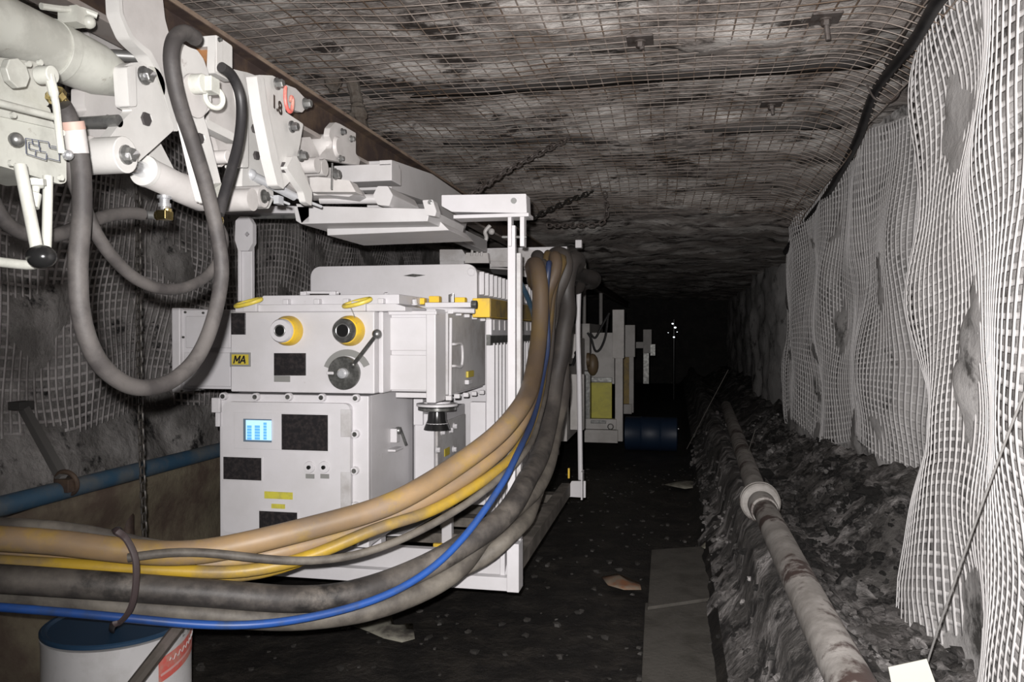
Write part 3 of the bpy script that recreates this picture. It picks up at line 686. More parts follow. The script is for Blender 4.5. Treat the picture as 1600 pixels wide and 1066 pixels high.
for k in range(28):
    y = 3.62+k*.078; zz = P(780, 812, 3.7).z
    part('radiator_fin', MB().box(lx-.04, lx, y, y+.022, zz, ztf), WHITE, tf, .004)
for k in range(18):
    y = 3.60+k*.12; part('header_seam', MB().box(lx, lx+.004, y, y+.006, P(790, 516, 3.6).z, yz0-.01), GRILL, tf, 0)
part('corner_post', MB().box(lx-.05, lx-.03, 3.66, 3.7, z1-.05, yz0), WHITE, tf)
part('inner_panel', MB().box(P(736, 650, 3.62).x, P(760, 650, 3.62).x, 3.6, 3.64, .6, P(750, 628, 3.62).z), WHITE, tf)
part('skid', MB().box(-1.75, lx, 4.2, 4.3, z1-.12, .53).box(-1.75, lx, 4.9, 5.0, z1-.12, .53), DIRTY, tf)
part('paint_scratch', plateY([(630, 431), (645, 428), (665, 430), (648, 433)], 3.608, .003, rnd=0), DSTEEL, tf, 0, 'dark scratch in the paint')
part('earth_cable', MB().tube(smooth([P(812, 440, 3.45), P(822, 460, 3.6), P(833, 490, 3.8), P(838, 520, 3.95)], 6), .012, 10), BLUE, tf, 0, 'blue-grey cable')

# second lifting tray farther along the rail
t2 = thing('rear_lifting_tray', 'grey-white lifting tray under the monorail above the transformer', 'tray', (-1.1, 5.0, 1.75))
Yt = 4.7
part('front_plate', plateY([(687, 390), (722, 390), (727, 398), (760, 398), (762, 389), (815, 389), (840, 391), (840, 408), (727, 408), (687, 408)], Yt, .03), GRILL, t2)
for a_, b_ in ((687, 725), (765, 840)): part('lower_lip', rectY(a_, b_, 407, 417, Yt+.01, .06), GRILL, t2)
part('hook_seat', plateY([(728, 395), (762, 395), (764, 411), (726, 411)], Yt-.06, .05), WHITEB, t2)
M = MB()
for px in (737, 745, 752): M.tube([P(px, 400, Yt-.07), P(px+2, 380, Yt-.07)], .008, 8)
part('hook_pins', M, WHITEB, t2, 0)
part('hook_arm', MB().tube(smooth([P(755, 382, Yt-.05), P(760, 372, Yt-.05), P(758, 362, Yt-.05), P(766, 352, Yt-.05)], 5), .012, 8).ball(P(768, 362, Yt-.02), .02), WHITEB, t2, 0)
part('side_plate', plateY([(812, 390), (838, 392), (838, 436), (806, 430)], Yt+.05, .02, [(824, 400, .028, 4)]), GRILL, t2)
part('under_plate', MB().extr([P(765, 420, Yt+.05), P(840, 424, Yt+.05), P(842, 436, Yt+.5), P(770, 428, Yt+.5)], (0, 0, .01)), GRILL, t2)

# ------------------------------------------------------------------ spreader and trolley gear under the rail
sp = thing('lifting_spreader', 'white box-section lifting spreader under the monorail above the enclosure', 'spreader', (-1.1, 3.1, 1.75))
M = plateX([(612, 250), (675, 272), (733, 312), (733, 338), (724, 366), (700, 354), (676, 318), (612, 296)], -1.07, .14); part('box_beam', M, WHITES, sp, .003)
part('beam_front', rectY(520, 612, 257, 284, 2.70, .1), WHITES, sp)
part('beam_cap', rectY(592, 612, 250, 259, 2.70, .08), WHITES, sp)
bx = lambda a, b, c, d, Y, L: MB().box(P(a, (c+d)/2, Y).x, P(b, (c+d)/2, Y).x, Y, Y+L, P((a+b)/2, c, Y).z, P((a+b)/2, d, Y).z)
M = MB()
pa = [P(*q, 2.6) for q in ((462, 318), (470, 350), (668, 346), (672, 326), (500, 322))]
M.extr(pa, (0, .45, 0)); part('upper_tray', M, WHITES, sp)
part('lower_tray', MB().extr([P(*q, 2.74) for q in ((510, 348), (511, 368), (702, 360), (688, 346))], (0, .35, 0)), WHITES, sp)
part('tray_side', MB().extr([P(*q, 2.6) for q in ((458, 322), (484, 322), (484, 348), (470, 350), (462, 345))], (0, .5, 0)), WHITES, sp)
part('end_bracket', plateY([(660, 313), (676, 312), (682, 330), (680, 338), (666, 336)], 2.58, .05), WHITES, sp)
part('bolt', MB().hexb(P(672, 316, 2.58), (0, -1, 0), .006, .006), STEEL, sp, 0)
part('push_rod', MB().cyl(P(500, 311, 2.58), P(595, 311, 2.62), .017), WHITES, sp, 0)
part('hex_block', plateY([(590, 291), (606, 291), (614, 305), (608, 322), (590, 320), (583, 305)], 2.56, .28, rnd=.004), WHITES, sp)
part('rod_end', MB().extr([P(*q, 2.5) for q in ((484, 288), (545, 288), (556, 302), (545, 308), (500, 304))], (0, .12, 0)), WHITES, sp)
part('long_beam', MB().box(-1.16, -1.1, 3.3, 4.65, 1.88, 1.95), WHITES, sp)
for y_ in (2.9, 3.3): part('cross_web', MB().box(-1.16, -1.02, y_, y_+.07, 1.81, 1.9), WHITES, sp)

# chrome damper
dm = thing('damper', 'shiny chrome gas damper slanting under the tall trolley plates', 'damper', P(440, 300, 2.1))
part('barrel', MB().cyl(P(393, 274, 2.05), P(460, 307, 2.2), .013, n=24), DAMP, dm, 0)
part('rod', MB().cyl(P(458, 306, 2.2), P(502, 323, 2.3), .0045, n=12), DAMP, dm, 0)
part('end_eye', MB().ball(P(392, 273, 2.05), .017), DAMP, dm, 0)
part('rod', MB().cyl(P(412, 303, 2.12), P(452, 319, 2.2), .004, n=10).box(P(430, 312, 2.15).x, P(438, 312, 2.15).x, 2.14, 2.17, P(434, 319, 2.15).z, P(434, 306, 2.15).z), DAMP, dm, 0)

# tall trolley plates
tp = thing('trolley_plates', 'pair of tall white trolley plates marked 1.8 hanging from the monorail', 'trolley', (-1.1, 2.0, 1.75))
part('near_plate', plateX([(366, 109), (386, 113), (405, 120), (413, 190), (424, 270), (428, 310), (420, 326), (395, 326), (384, 316), (378, 290), (382, 200)], -1.16, .03,
     [(402, 201, .011, 16), (405, 243, .011, 16), (413, 307, .010, 16)]), WHITEG, tp)
part('front_rib', plateX([(364, 108), (380, 112), (388, 140), (388, 262), (378, 262), (380, 200)], -1.12, .05), WHITEG, tp)
part('far_plate', plateX([(403, 117), (426, 118), (446, 130), (446, 175), (474, 194), (467, 235), (455, 282), (441, 296), (432, 286), (420, 230), (410, 160)], -1.06, .025,
     [(449, 262, .014, 16)]), WHITEG, tp)
part('edge_rib', plateX([(401, 118), (412, 120), (418, 165), (430, 225), (440, 270), (444, 296), (434, 290), (424, 250), (410, 180)], -1.035, .03), WHITEG, tp)
part('side_arm', plateX([(448, 262), (458, 244), (464, 244), (488, 300), (487, 322), (478, 316), (474, 300)], -1.04, .02), WHITEG, tp)
part('boss', MB().cyl(*XC(412, 307, -1.2, -1.1), .03).cyl(*XC(395, 312, -1.2, -1.1), .03), WHITEB, tp, 0)
part('bolt', MB().hexb(PX(412, 307, -1.1), (1, 0, 0), .014, .01), DSTEEL, tp, 0)
part('web', plateX([(452, 262), (480, 275), (486, 300), (466, 300), (446, 285)], -1.12, .02), WHITEB, tp)
for px, py, x in ((432, 131, -1.05), (455, 198, -1.045), (469, 243, -1.045), (476, 162, -1.045)):
    part('bolt', MB().hexb(PX(px, py, x), (1, 0, 0), .012, .016), STEEL, tp, 0)
part('shoulder', plateX([(446, 132), (462, 138), (478, 155), (477, 170), (472, 176), (447, 168)], -1.08, .015), WHITEB, tp)
part('number_mark', text('1.8', .048, PX(433, 165, -1.047), (0, .95, -.22), (0, .0, 1), (1, 0, 0), .001, 0, .0012), INK, tp, 0, 'stencilled number 1.8')
rh = PX(452, 155, -1.03)
part('red_link', MB().tube(smooth([rh+Vector((0, y_*.001, z_*.001)) for y_, z_ in ((-22, 28), (-24, 0), (-16, -24), (2, -34), (16, -22), (20, 2), (12, 10), (6, -4))], 5), .005, 8), RED, tp, 0, 'red safety hook')

# rear trolley
plugs(tp, -1.145, [(402, 201, .011), (405, 243, .011)]); plugs(tp, -1.048, [(449, 262, .014)])
tr = thing('rail_trolley', 'small white bolted trolley clamped on the monorail past the 1.8 plates', 'trolley', (-1.15, 2.5, 1.85))
part('side_plate', plateX([(516, 200), (524, 191), (532, 194), (556, 208), (556, 240), (563, 250), (561, 258), (545, 256), (505, 248), (512, 238), (518, 232), (519, 222), (514, 212)], -1.12, .02), WHITEB, tr)
for px, py in ((534, 206), (548, 217), (531, 248)): part('bolt', MB().hexb(PX(px, py, -1.11), (1, 0, 0), .009, .012), STEEL, tr, 0)
part('wheel', MB().lathe(PX(484, 232, -1.22), (.11, 0, 0), [(0, .03), (.2, .045), (.8, .045), (1, .03)], 28), WHITEB, tr, .001)
part('body', plateX([(468, 215), (485, 214), (498, 240), (505, 262), (520, 262), (530, 285), (500, 290), (480, 262), (470, 245)], -1.17, .08), WHITEB, tr)
part('roller', MB().cyl(*XC(496, 258, -1.2, -1.06), .024).cyl(*XC(508, 262, -1.2, -1.08), .026), WHITEB, tr, 0)
part('bolt', MB().hexb(PX(523, 272, -1.08), (1, 0, 0), .014, .014), STEEL, tr, 0)
part('cotter', MB().tube([PX(519, 255, -1.05), PX(518, 296, -1.05)], .003, 6), STEEL, tr, 0)
part('bridge', MB().box(-1.28, -1.08, 2.5, 2.6, 1.86, 1.9), WHITEB, tr)
part('cross_block', plateY([(484, 275), (546, 282), (556, 300), (485, 300)], 2.45, .06), WHITEB, tr)

# ------------------------------------------------------------------ drive trolley at top left
fc = thing('hydraulic_cylinder', 'fat white hydraulic cylinder at the top left below the monorail', 'cylinder', (-1.12, 1.1, 1.86))
a = PX(190, 128, -1.12); cz = a.z
yend = PX(182, 120, -1.12).y; ax = Vector((-1.12, .55, cz+.002))
part('barrel', MB().lathe(ax, Vector((0, yend-.55, 0)), [(0, .052), (.86, .052), (.93, .050), (.97, .042), (1, .036)], 48), CREAM, fc, 0)
yc_ = PX(82, 60, -1.12).y
part('clamp_band', MB().lathe((-1.12, yc_-.012, cz), (0, .024, 0), [(0, .0555), (1, .0555)], 48), CREAM, fc, .001)
part('clamp_lug', MB().tube(smooth([(-1.09, yc_-.06, cz+.055), (-1.08, yc_-.02, cz+.065), (-1.07, yc_+.01, cz+.075), (-1.05, yc_+.03, cz+.07)], 5), .006, 8).box(-1.1, -1.06, yc_-.01, yc_+.02, cz+.045, cz+.075).ball((-1.06, yc_+.02, cz+.055), .012), CREAM, fc, 0)
part('rod_head', MB().cyl((-1.12, yend-.01, cz), (-1.12, yend+.05, cz), .03).cyl((-1.16, yend+.04, cz), (-1.06, yend+.04, cz), .034), CREAM, fc, 0)

br = thing('pivot_bracket', 'white forked pivot bracket holding the end of the fat cylinder', 'bracket', (-1.1, 1.5, 1.7))
out = [(192, 104), (204, 98), (222, 97), (238, 108), (256, 150), (273, 202), (240, 232), (206, 262), (190, 264), (172, 256), (163, 240), (164, 224), (190, 190), (208, 172), (196, 166), (194, 140)]
part('fork_plate', plateX(out, -1.05, .022, [(233, 186, .0125, 6)]), WHITEG, br)
part('fork_plate', plateX([(132, 137), (150, 138), (190, 150), (205, 170), (215, 240), (190, 262), (150, 268), (135, 258), (126, 220), (123, 192), (136, 172), (132, 165)], -1.13, .03, [(170, 190, .014, 16)]), WHITEB, br)
part('edge_rib', plateX([(198, 104), (212, 102), (214, 166), (202, 167)], -1.03, .022), WHITEG, br)
part('boss', MB().cyl(*XC(197, 242, -1.13, -1.0), .034), WHITEG, br, .002)
part('boss', MB().cyl(*XC(146, 236, -1.16, -1.06), .028), WHITEB, br, .002)
for px, py in ((224, 118), (196, 242)):
    c = PX(px, py, -1.0 if py > 200 else -1.038); bo = part('pin_bolt', MB().hexb(c, (1, 0, 0), .0135, .014), STEEL, br, 0)
    part('split_pin', MB().tube([c+Vector((.012, -.012, -.004)), c+Vector((.016, .012, .006))], .005, 6), CHROME, bo, 0)
part('cross_pin', MB().cyl(*XC(186, 189, -1.18, -1.05), .012), STEEL, br, 0)
part('stay_rod', MB().cyl(PX(172, 86, -1.16), PX(240, 90, -1.1), .012), STEEL, br, 0)

plugs(br, -1.041, [(233, 186, .0125)])
wp = thing('hanger_plate', 'curved white hanger plate at the top beside the long hose loop', 'plate', (-1.1, 1.55, 1.8))
part('plate', plateX([(184, -40), (250, -40), (258, 30), (266, 60), (272, 120), (284, 203), (270, 205), (254, 150), (238, 100), (226, 78), (208, 64), (200, 48), (196, 34), (186, 20)], -1.09, .025), WHITEB, wp)
part('edge_rib', plateX([(190, -20), (192, 20), (200, 40), (208, 56), (220, 68), (236, 80), (250, 106), (264, 150), (280, 204), (274, 206), (257, 150), (242, 106), (230, 86), (214, 72), (203, 60), (195, 42), (187, 22), (185, -20)], -1.06, .03), WHITEG, wp)
part('back_plate', plateX([(138, 25), (150, 35), (196, 55), (232, 95), (236, 108), (195, 100), (165, 95), (145, 70), (138, 50)], -1.3, .02, [(148, 49, .005, 10)]), WHITEB, wp)
part('top_rail_plate', plateX([(70, -12), (95, -25), (140, -5), (190, 30), (198, 55), (160, 35), (130, 28), (95, 18)], -1.28, .03), WHITEB, wp)

mp_ = thing('lifting_eye_plate', 'long white hanger plate with round lifting eye between the black hoses', 'plate', (-1.0, 1.7, 1.7))
part('plate', plateX([(272, 78), (282, 66), (296, 74), (308, 78), (318, 92), (326, 115), (330, 140), (330, 168), (318, 182), (324, 200), (334, 240), (344, 280), (350, 308), (340, 318), (320, 316), (310, 278), (296, 215), (283, 150), (276, 110)], -1.02, .022,
     [(317, 216, .0105, 6), (332, 287, .008, 14)]), WHITEG, mp_)
part('edge_rib', plateX([(279, 100), (285, 150), (300, 222), (314, 280), (326, 318), (320, 318), (306, 278), (291, 215), (278, 150)], -1.0, .014), WHITEG, mp_)
c = PX(300, 132, -1.008); part('washer', MB().cyl(PX(302, 150, -1.01), PX(302, 150, -1.01)+Vector((.006, 0, 0)), .046, n=36), WHITEB, mp_, .001)
ey = part('pin_head', MB().cyl(c, c+Vector((.03, 0, 0)), .021).box(c.x+.01, c.x+.045, c.y-.0, c.y+.035, c.z-.015, c.z+.018), CREAM, mp_, .003)
part('lifting_eye', MB().ring(c+Vector((.03, .035, -.02)), (1, -.5, 0), .021, .006), CREAM, ey, 0)
part('foot_clip', plateX([(326, 300), (350, 285), (354, 295), (332, 316)], -.99, .02, [(349, 292, .004, 10)]), CREAM, mp_)
plugs(mp_, -1.011, [(317, 216, .0105), (332, 287, .008)])
cb = thing('clamp_box', 'white open clamp box bolted on the rusty monorail at the top', 'bracket', (-1.1, 1.8, 1.95))
part('right_cheek', plateX([(337, 54), (363, 72), (363, 128), (335, 114)], -1.05, .02), WHITEG, cb)
M = MB(); q0 = PX(337, 56, -1.05)
M.extr([P(*q, q0.y) for q in ((300, 62), (312, 56), (338, 54), (338, 112), (330, 112), (330, 72), (305, 74))], (0, .03, 0)); part('front_frame', M, WHITEG, cb)
part('rust_block', MB().extr([P(*q, q0.y+.02) for q in ((304, 74), (330, 72), (330, 116), (312, 95))], (0, .06, 0)), RUSTO, cb, label='orange rusty block inside')
part('bolt', MB().hexb(PX(342, 62, -1.04), (1, 0, 0), .004, .006), DSTEEL, cb, 0)
part('lower_plate', plateX([(330, 120), (366, 130), (372, 200), (360, 250), (345, 262), (340, 230), (326, 185)], -1.13, .03), WHITEB, cb)
part('lower_bar', plateX([(322, 185), (372, 212), (372, 224), (324, 200)], -1.08, .03), WHITEG, cb)
part('pin', MB().cyl(*XC(357, 245, -1.16, -1.06), .016), WHITEB, cb, .002)

sr = thing('lift_ram', 'small white hydraulic ram with steel rod below the pivot bracket', 'cylinder', (-1.1, 1.6, 1.6))
a = P(228, 268, 1.52); b = P(322, 312, 1.75)
d = (b-a)
part('barrel', MB().lathe(a, d, [(0, .030), (0.02, .032), (.5, .032), (.52, .034), (.9, .034), (1, .028)], 36), WHITEB, sr, 0)
part('gland_ring', MB().lathe(a-d*.04, d*.05, [(0, .033), (1, .034)], 36), WHITEG, sr, .001)
part('rod', MB().cyl(a-d*.42, a, .0165), CHROME, sr, 0)
part('support_plate', plateX([(232, 232), (250, 222), (275, 270), (285, 282), (262, 284), (240, 268)], -1.12, .02), WHITEG, sr)
e = P(257, 308, 1.62)
part('port_nut', MB().lathe(P(257, 306, 1.60), P(257, 328, 1.60)-P(257, 306, 1.60), [(0, .016), (.2, .016), (.25, .011), (.5, .011), (.55, .014), (.8, .014), (.85, .009), (1, .009)], 12), CHROME, sr, 0)
part('elbow', MB().tube([P(262, 326, 1.60), P(262, 337, 1.60), P(244, 337, 1.60)], [.010, .010, .011], 8).box(P(252, 340, 1.6).x, P(267, 340, 1.6).x, 1.58, 1.61, P(260, 344, 1.6).z, P(260, 330, 1.6).z), BRASS, sr, .002, 'brass elbow fitting')
part('hose_ferrule', MB().cyl(P(216, 335, 1.59), P(243, 337, 1.60), .0095, n=14), STEEL, sr, 0)
sf = thing('hose_fitting', 'brass hose elbow with silver nut at the foot of the eye plate', 'fitting', P(336, 345, 1.6))
part('nut', MB().cyl(P(329, 315, 1.6), P(330, 340, 1.6), .011, .009, 8), CHROME, sf, 0)
part('elbow', MB().ball(P(338, 345, 1.59), .016, 12).cyl(P(335, 340, 1.59), P(347, 338, 1.6), .012, n=8), BRASS, sf, 0, 'brass elbow')

# ------------------------------------------------------------------ valve block at the far left
vb = thing('control_valve', 'off-white hydraulic valve block with hand levers at the far left edge', 'valve', (-.98, 1.02, 1.45))
XV = -.95
part('upper_block', plateX([(-60, 84), (0, 90), (54, 96), (74, 112), (77, 165), (60, 168), (-60, 140)], XV-.05, .1), CREAM, vb)
part('mid_plate', plateX([(-60, 138), (20, 148), (78, 168), (84, 196), (100, 204), (-60, 168)], XV-.04, .09), CREAM, vb)
part('lower_block', plateX([(-60, 160), (8, 172), (60, 186), (103, 203), (104, 285), (94, 288), (10, 262), (-60, 245)], XV-.045, .1), CREAM, vb)
part('side_boss', MB().cyl(PX(18, 115, XV), PX(18, 115, XV)+Vector((.012, 0, 0)), .022, n=8), CREAM, vb, .002)
part('cross_rod', MB().cyl(PX(-20, 160, XV)+Vector((.012, 0, 0)), PX(72, 183, XV)+Vector((.012, 0, 0)), .0055), CREAM, vb, 0)
for px, py in ((42, 100), (60, 98), (70, 112), (18, 180), (95, 208), (93, 278), (15, 255)):
    part('bolt', MB().cyl(PX(px, py, XV), PX(px, py, XV)+Vector((.005, 0, 0)), .0045, n=10), CREAM, vb, 0)
part('round_nut', MB().ball(PX(25, 218, XV), .0105), STEEL, vb, 0)
# flow diagram engraved on the block
M = MB()
def ln(a, b, r=.0007): M.tube([PX(*a, XV+.0055), PX(*b, XV+.0055)], r, 4)
for a_, b_ in (((40, 216), (76, 222)), ((40, 216), (41, 240)), ((41, 240), (72, 250)), ((72, 250), (73, 240)), ((45, 222), (50, 223)), ((45, 222), (45, 232)), ((45, 232), (60, 236)), ((50, 217), (51, 225)), ((51, 225), (62, 228)),
               ((62, 228), (62, 236)), ((62, 236), (72, 238)), ((60, 220), (61, 230)), ((76, 222), (77, 230)), ((77, 230), (92, 233)), ((92, 233), (93, 252)), ((93, 252), (74, 247)), ((80, 228), (92, 230)), ((55, 243), (56, 236))): ln(a_, b_)
part('flow_diagram', M, mat('blue_grey_ink', (.08, .09, .13), .6), vb, 0, 'thin engraved line diagram')
lv = part('short_lever', MB().tube(smooth([PX(59, 118, XV)+Vector((.02, 0, 0)), PX(62, 138, XV)+Vector((.022, 0, 0)), PX(70, 165, XV)+Vector((.02, 0, 0)), PX(76, 205, XV)+Vector((.018, 0, 0)), PX(82, 240, XV)+Vector((.016, 0, 0))], 5), [.0075]*8+[.0055]*13, 10), CREAM, vb, 0)
part('lever_ball', MB().ball(PX(87, 243, XV)+Vector((.022, 0, 0)), .0085), CHROME, lv, 0)
part('lever_boss', MB().cyl(PX(60, 118, XV), PX(60, 118, XV)+Vector((.026, 0, 0)), .0135), CREAM, lv, .002)
lv = part('long_lever', MB().tube([PX(22, 258, XV)+Vector((.01, 0, 0)), PX(32, 398, XV)+Vector((.03, 0, 0))], .0088, 14), CREAM, vb, 0, 'long cream lever')
part('black_knob', MB().ball(PX(33, 402, XV)+Vector((.035, 0, 0)), .0215, 24, (1, .9, .82)), BLACK, lv, 0, 'black ball knob')
M = MB(); u = [PX(75, 275, XV-.03), PX(74, 330, XV-.03), PX(72, 390, XV-.03), PX(66, 408, XV-.03), PX(50, 414, XV-.03), PX(20, 412, XV-.03), PX(-60, 402, XV-.03)]
part('guard_handle', M.tube(smooth(u, 6), .0075, 12), CREAM, vb, 0)
part('plunger', MB().lathe(PX(58, 282, XV-.02), PX(50, 324, XV-.02)-PX(58, 282, XV-.02), [(0, .011), (.2, .011), (.25, .006), (.45, .006), (.5, .010), (1, .010)], 14).lathe(PX(52, 280, XV-.02), PX(53, 290, XV-.02)-PX(52, 280, XV-.02), [(0, .017), (1, .017)], 8), CREAM, vb, 0)
part('port_fitting', MB().ball(PX(88, 150, XV-.02), .014).lathe(PX(84, 145, XV-.02), PX(100, 165, XV-.02)-PX(84, 145, XV-.02), [(0, .016), (.4, .016), (.5, .011), (1, .011)], 8), BRASS, vb, 0, 'dirty brass port fitting')

# ------------------------------------------------------------------ hoses on the left
def hose(pts, X, r, m, lb, k=8, name='hydraulic_hose', dx=None, ferr=None):
    q = []
    for i, (a_, b_) in enumerate(pts): q.append(PX(a_, b_, X if dx is None else X+dx[i]))
    return single(name, MB().tube(smooth(q, k), r, 14), m, lb, 'hose')
H = thing('hydraulic_hose', 'long dusty hose looping from the valve down and up over the eye plate', 'hose', PX(225, 610, -.95))
q = [PX(a_, b_, -.95) for a_, b_ in ((96, 165), (104, 180), (116, 215), (126, 260), (128, 330), (122, 420), (128, 500), (152, 562), (190, 597), (228, 606), (270, 594), (308, 558), (333, 500), (346, 430), (340, 370), (324, 300), (300, 220), (280, 160), (268, 100), (272, 64), (288, 51), (306, 60))]
part('tube', MB().tube(smooth(q, 8), .0155, 14), RUBBER, H, 0)
part('ferrule', MB().cyl(PX(116, 200, -.945), PX(122, 240, -.945), .0165, n=16), WHITEB, H, 0, 'pale crimped ferrule')
part('end_collar', MB().cyl(PX(113, 190, -.945), PX(116, 203, -.945), .0175, n=16), mat('pink_band', (.45, .3, .25), .6), H, 0)
hose([(98, 180), (105, 230), (118, 290), (138, 338), (152, 368), (176, 402), (210, 434), (250, 451), (290, 449), (325, 430), (344, 400), (349, 372), (340, 350)], -1.0, .0115, RUBBER, 'dusty hose sagging in a shallow bow to the brass elbow')
hose([(-30, 270), (-8, 322), (14, 352), (50, 368), (92, 366), (128, 352), (165, 338), (200, 333), (222, 335)], -1.12, .013, RUBBER, 'short hose running left from the brass fitting of the ram')
hose([(346, 105), (362, 118), (374, 145), (377, 180), (372, 225), (360, 270), (350, 305), (342, 335)], -.965, .0115, RUBBERD, 'short black hose curving down right of the eye plate')

# ------------------------------------------------------------------ the big cable bundle
CY = [(-60, 1.95), (200, 2.1), (400, 2.25), (600, 2.5), (700, 2.7), (800, 2.95), (840, 3.4), (862, 3.85), (890, 4.2)]
def lin(keys, t):
    for (a_, va), (b_, vb_) in zip(keys, keys[1:]):
        if t <= b_: return va+(vb_-va)*max(0, (t-a_)/(b_-a_))
    return keys[-1][1]
def cable(pts, r, m, lb, dy=0.0, name='power_cable', cat='cable', dt=0.0):
    q = [P(a_, b_, lin(CY, a_)+dy+(dt if b_ < 640 else 0)) for a_, b_ in pts]
    if pts[-1][1] <= 412: e = q[-1]; q += [e+Vector((-.01, .06, .02)), e+Vector((-.02, .2, .0)), e+Vector((-.05, .8, -.03)), e+Vector((-.05, 1.5, .03))]
    CABLES.append((name, q, r, m, lb, cat))
CABLES = []
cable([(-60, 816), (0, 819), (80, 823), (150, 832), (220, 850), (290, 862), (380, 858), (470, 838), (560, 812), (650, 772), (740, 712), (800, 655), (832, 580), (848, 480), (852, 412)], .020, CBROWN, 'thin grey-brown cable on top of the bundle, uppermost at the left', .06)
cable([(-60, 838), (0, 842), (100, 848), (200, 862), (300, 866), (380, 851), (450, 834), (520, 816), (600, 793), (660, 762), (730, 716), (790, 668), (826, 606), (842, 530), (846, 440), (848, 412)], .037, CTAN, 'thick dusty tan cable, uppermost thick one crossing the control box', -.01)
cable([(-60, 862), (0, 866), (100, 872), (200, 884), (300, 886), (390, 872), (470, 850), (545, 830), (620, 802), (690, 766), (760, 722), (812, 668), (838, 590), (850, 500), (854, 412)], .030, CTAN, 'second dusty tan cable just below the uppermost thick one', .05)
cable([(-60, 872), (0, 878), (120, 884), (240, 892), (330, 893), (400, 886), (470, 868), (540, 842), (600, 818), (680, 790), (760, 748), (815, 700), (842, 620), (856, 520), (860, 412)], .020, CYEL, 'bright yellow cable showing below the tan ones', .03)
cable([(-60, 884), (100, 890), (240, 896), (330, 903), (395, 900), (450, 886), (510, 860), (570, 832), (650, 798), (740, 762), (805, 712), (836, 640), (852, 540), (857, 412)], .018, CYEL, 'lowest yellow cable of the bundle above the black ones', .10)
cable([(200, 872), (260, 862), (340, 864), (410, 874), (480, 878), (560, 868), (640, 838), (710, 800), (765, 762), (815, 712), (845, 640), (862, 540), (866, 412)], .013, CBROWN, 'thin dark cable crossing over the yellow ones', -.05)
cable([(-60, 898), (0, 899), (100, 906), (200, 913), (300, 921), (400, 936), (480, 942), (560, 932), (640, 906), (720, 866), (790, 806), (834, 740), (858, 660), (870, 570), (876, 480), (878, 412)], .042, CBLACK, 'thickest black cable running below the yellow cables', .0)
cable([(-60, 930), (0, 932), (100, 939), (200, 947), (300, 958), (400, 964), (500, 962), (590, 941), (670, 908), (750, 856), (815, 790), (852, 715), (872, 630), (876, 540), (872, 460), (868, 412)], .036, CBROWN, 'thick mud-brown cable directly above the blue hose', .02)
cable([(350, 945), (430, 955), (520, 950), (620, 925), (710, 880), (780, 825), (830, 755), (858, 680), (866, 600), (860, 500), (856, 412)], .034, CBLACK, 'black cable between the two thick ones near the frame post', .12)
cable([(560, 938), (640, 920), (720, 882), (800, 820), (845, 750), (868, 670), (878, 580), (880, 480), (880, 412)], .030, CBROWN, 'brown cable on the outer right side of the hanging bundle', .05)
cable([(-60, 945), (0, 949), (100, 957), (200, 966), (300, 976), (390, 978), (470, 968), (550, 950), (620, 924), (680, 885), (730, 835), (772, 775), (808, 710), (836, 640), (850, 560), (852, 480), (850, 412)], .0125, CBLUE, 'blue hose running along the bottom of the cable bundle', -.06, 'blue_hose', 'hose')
import numpy as np
def relax(cabs, it=70):          # let the cables push each other apart until they only touch
    L = []
    for c in cabs:
        p = np.array([list(v) for v in smooth(c[1], 12)]); d = np.r_[0, np.cumsum(np.linalg.norm(np.diff(p, axis=0), axis=1))]
        n = int(d[-1]/.035); t = np.linspace(0, d[-1], n); L.append(np.stack([np.interp(t, d, p[:, k]) for k in range(3)], 1))
    for _ in range(it):
        mv = [np.zeros_like(p) for p in L]
        for i in range(len(L)):
            for j in range(i+1, len(L)):
                df = L[i][:, None]-L[j][None]; ds = np.linalg.norm(df, axis=2); R_ = cabs[i][2]+cabs[j][2]+.001
                for (a, b, D, S, sg) in ((i, j, df, ds, 1), (j, i, df.transpose(1, 0, 2), ds.T, -1)):
                    k = S.argmin(1); m_ = S[np.arange(len(k)), k]; hit = m_ < R_
                    v = D[np.arange(len(k)), k]*sg/np.maximum(m_, 1e-5)[:, None]
                    v[m_ < 1e-3] = (0, 1, 0)
                    wgt = .5*np.where(hit, R_-m_, 0)[:, None]
                    v = v*np.array([.6, 1, .6]); mv[a] += v*wgt*.8
        for i in range(len(L)):
            m_ = mv[i].copy()
            for _k in range(2): m_[1:-1] = (m_[:-2]+m_[1:-1]*2+m_[2:])/4
            L[i] = L[i]+m_
            q_ = L[i]; q_[1:-1] = q_[1:-1]*.94+(q_[:-2]+q_[2:])*.03
    return L
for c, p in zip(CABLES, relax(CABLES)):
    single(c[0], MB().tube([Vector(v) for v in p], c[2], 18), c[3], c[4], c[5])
M = MB()
fr_ = [(180, 828), (197, 842), (210, 868), (213, 895), (210, 930), (202, 955), (188, 972), (176, 977)]
ps = [P(a_, b_, 2.0) for a_, b_ in fr_]+[P(a_, b_, 2.24) for a_, b_ in ((176, 985), (195, 940), (198, 880), (188, 832))]
single('cable_tie', M.tube(smooth(ps, 6, True), .010, 8, True, .5), mat('dark_brown_strap', (.05, .035, .035), .6), 'dark strap tied round the cable bundle at the left', 'strap')

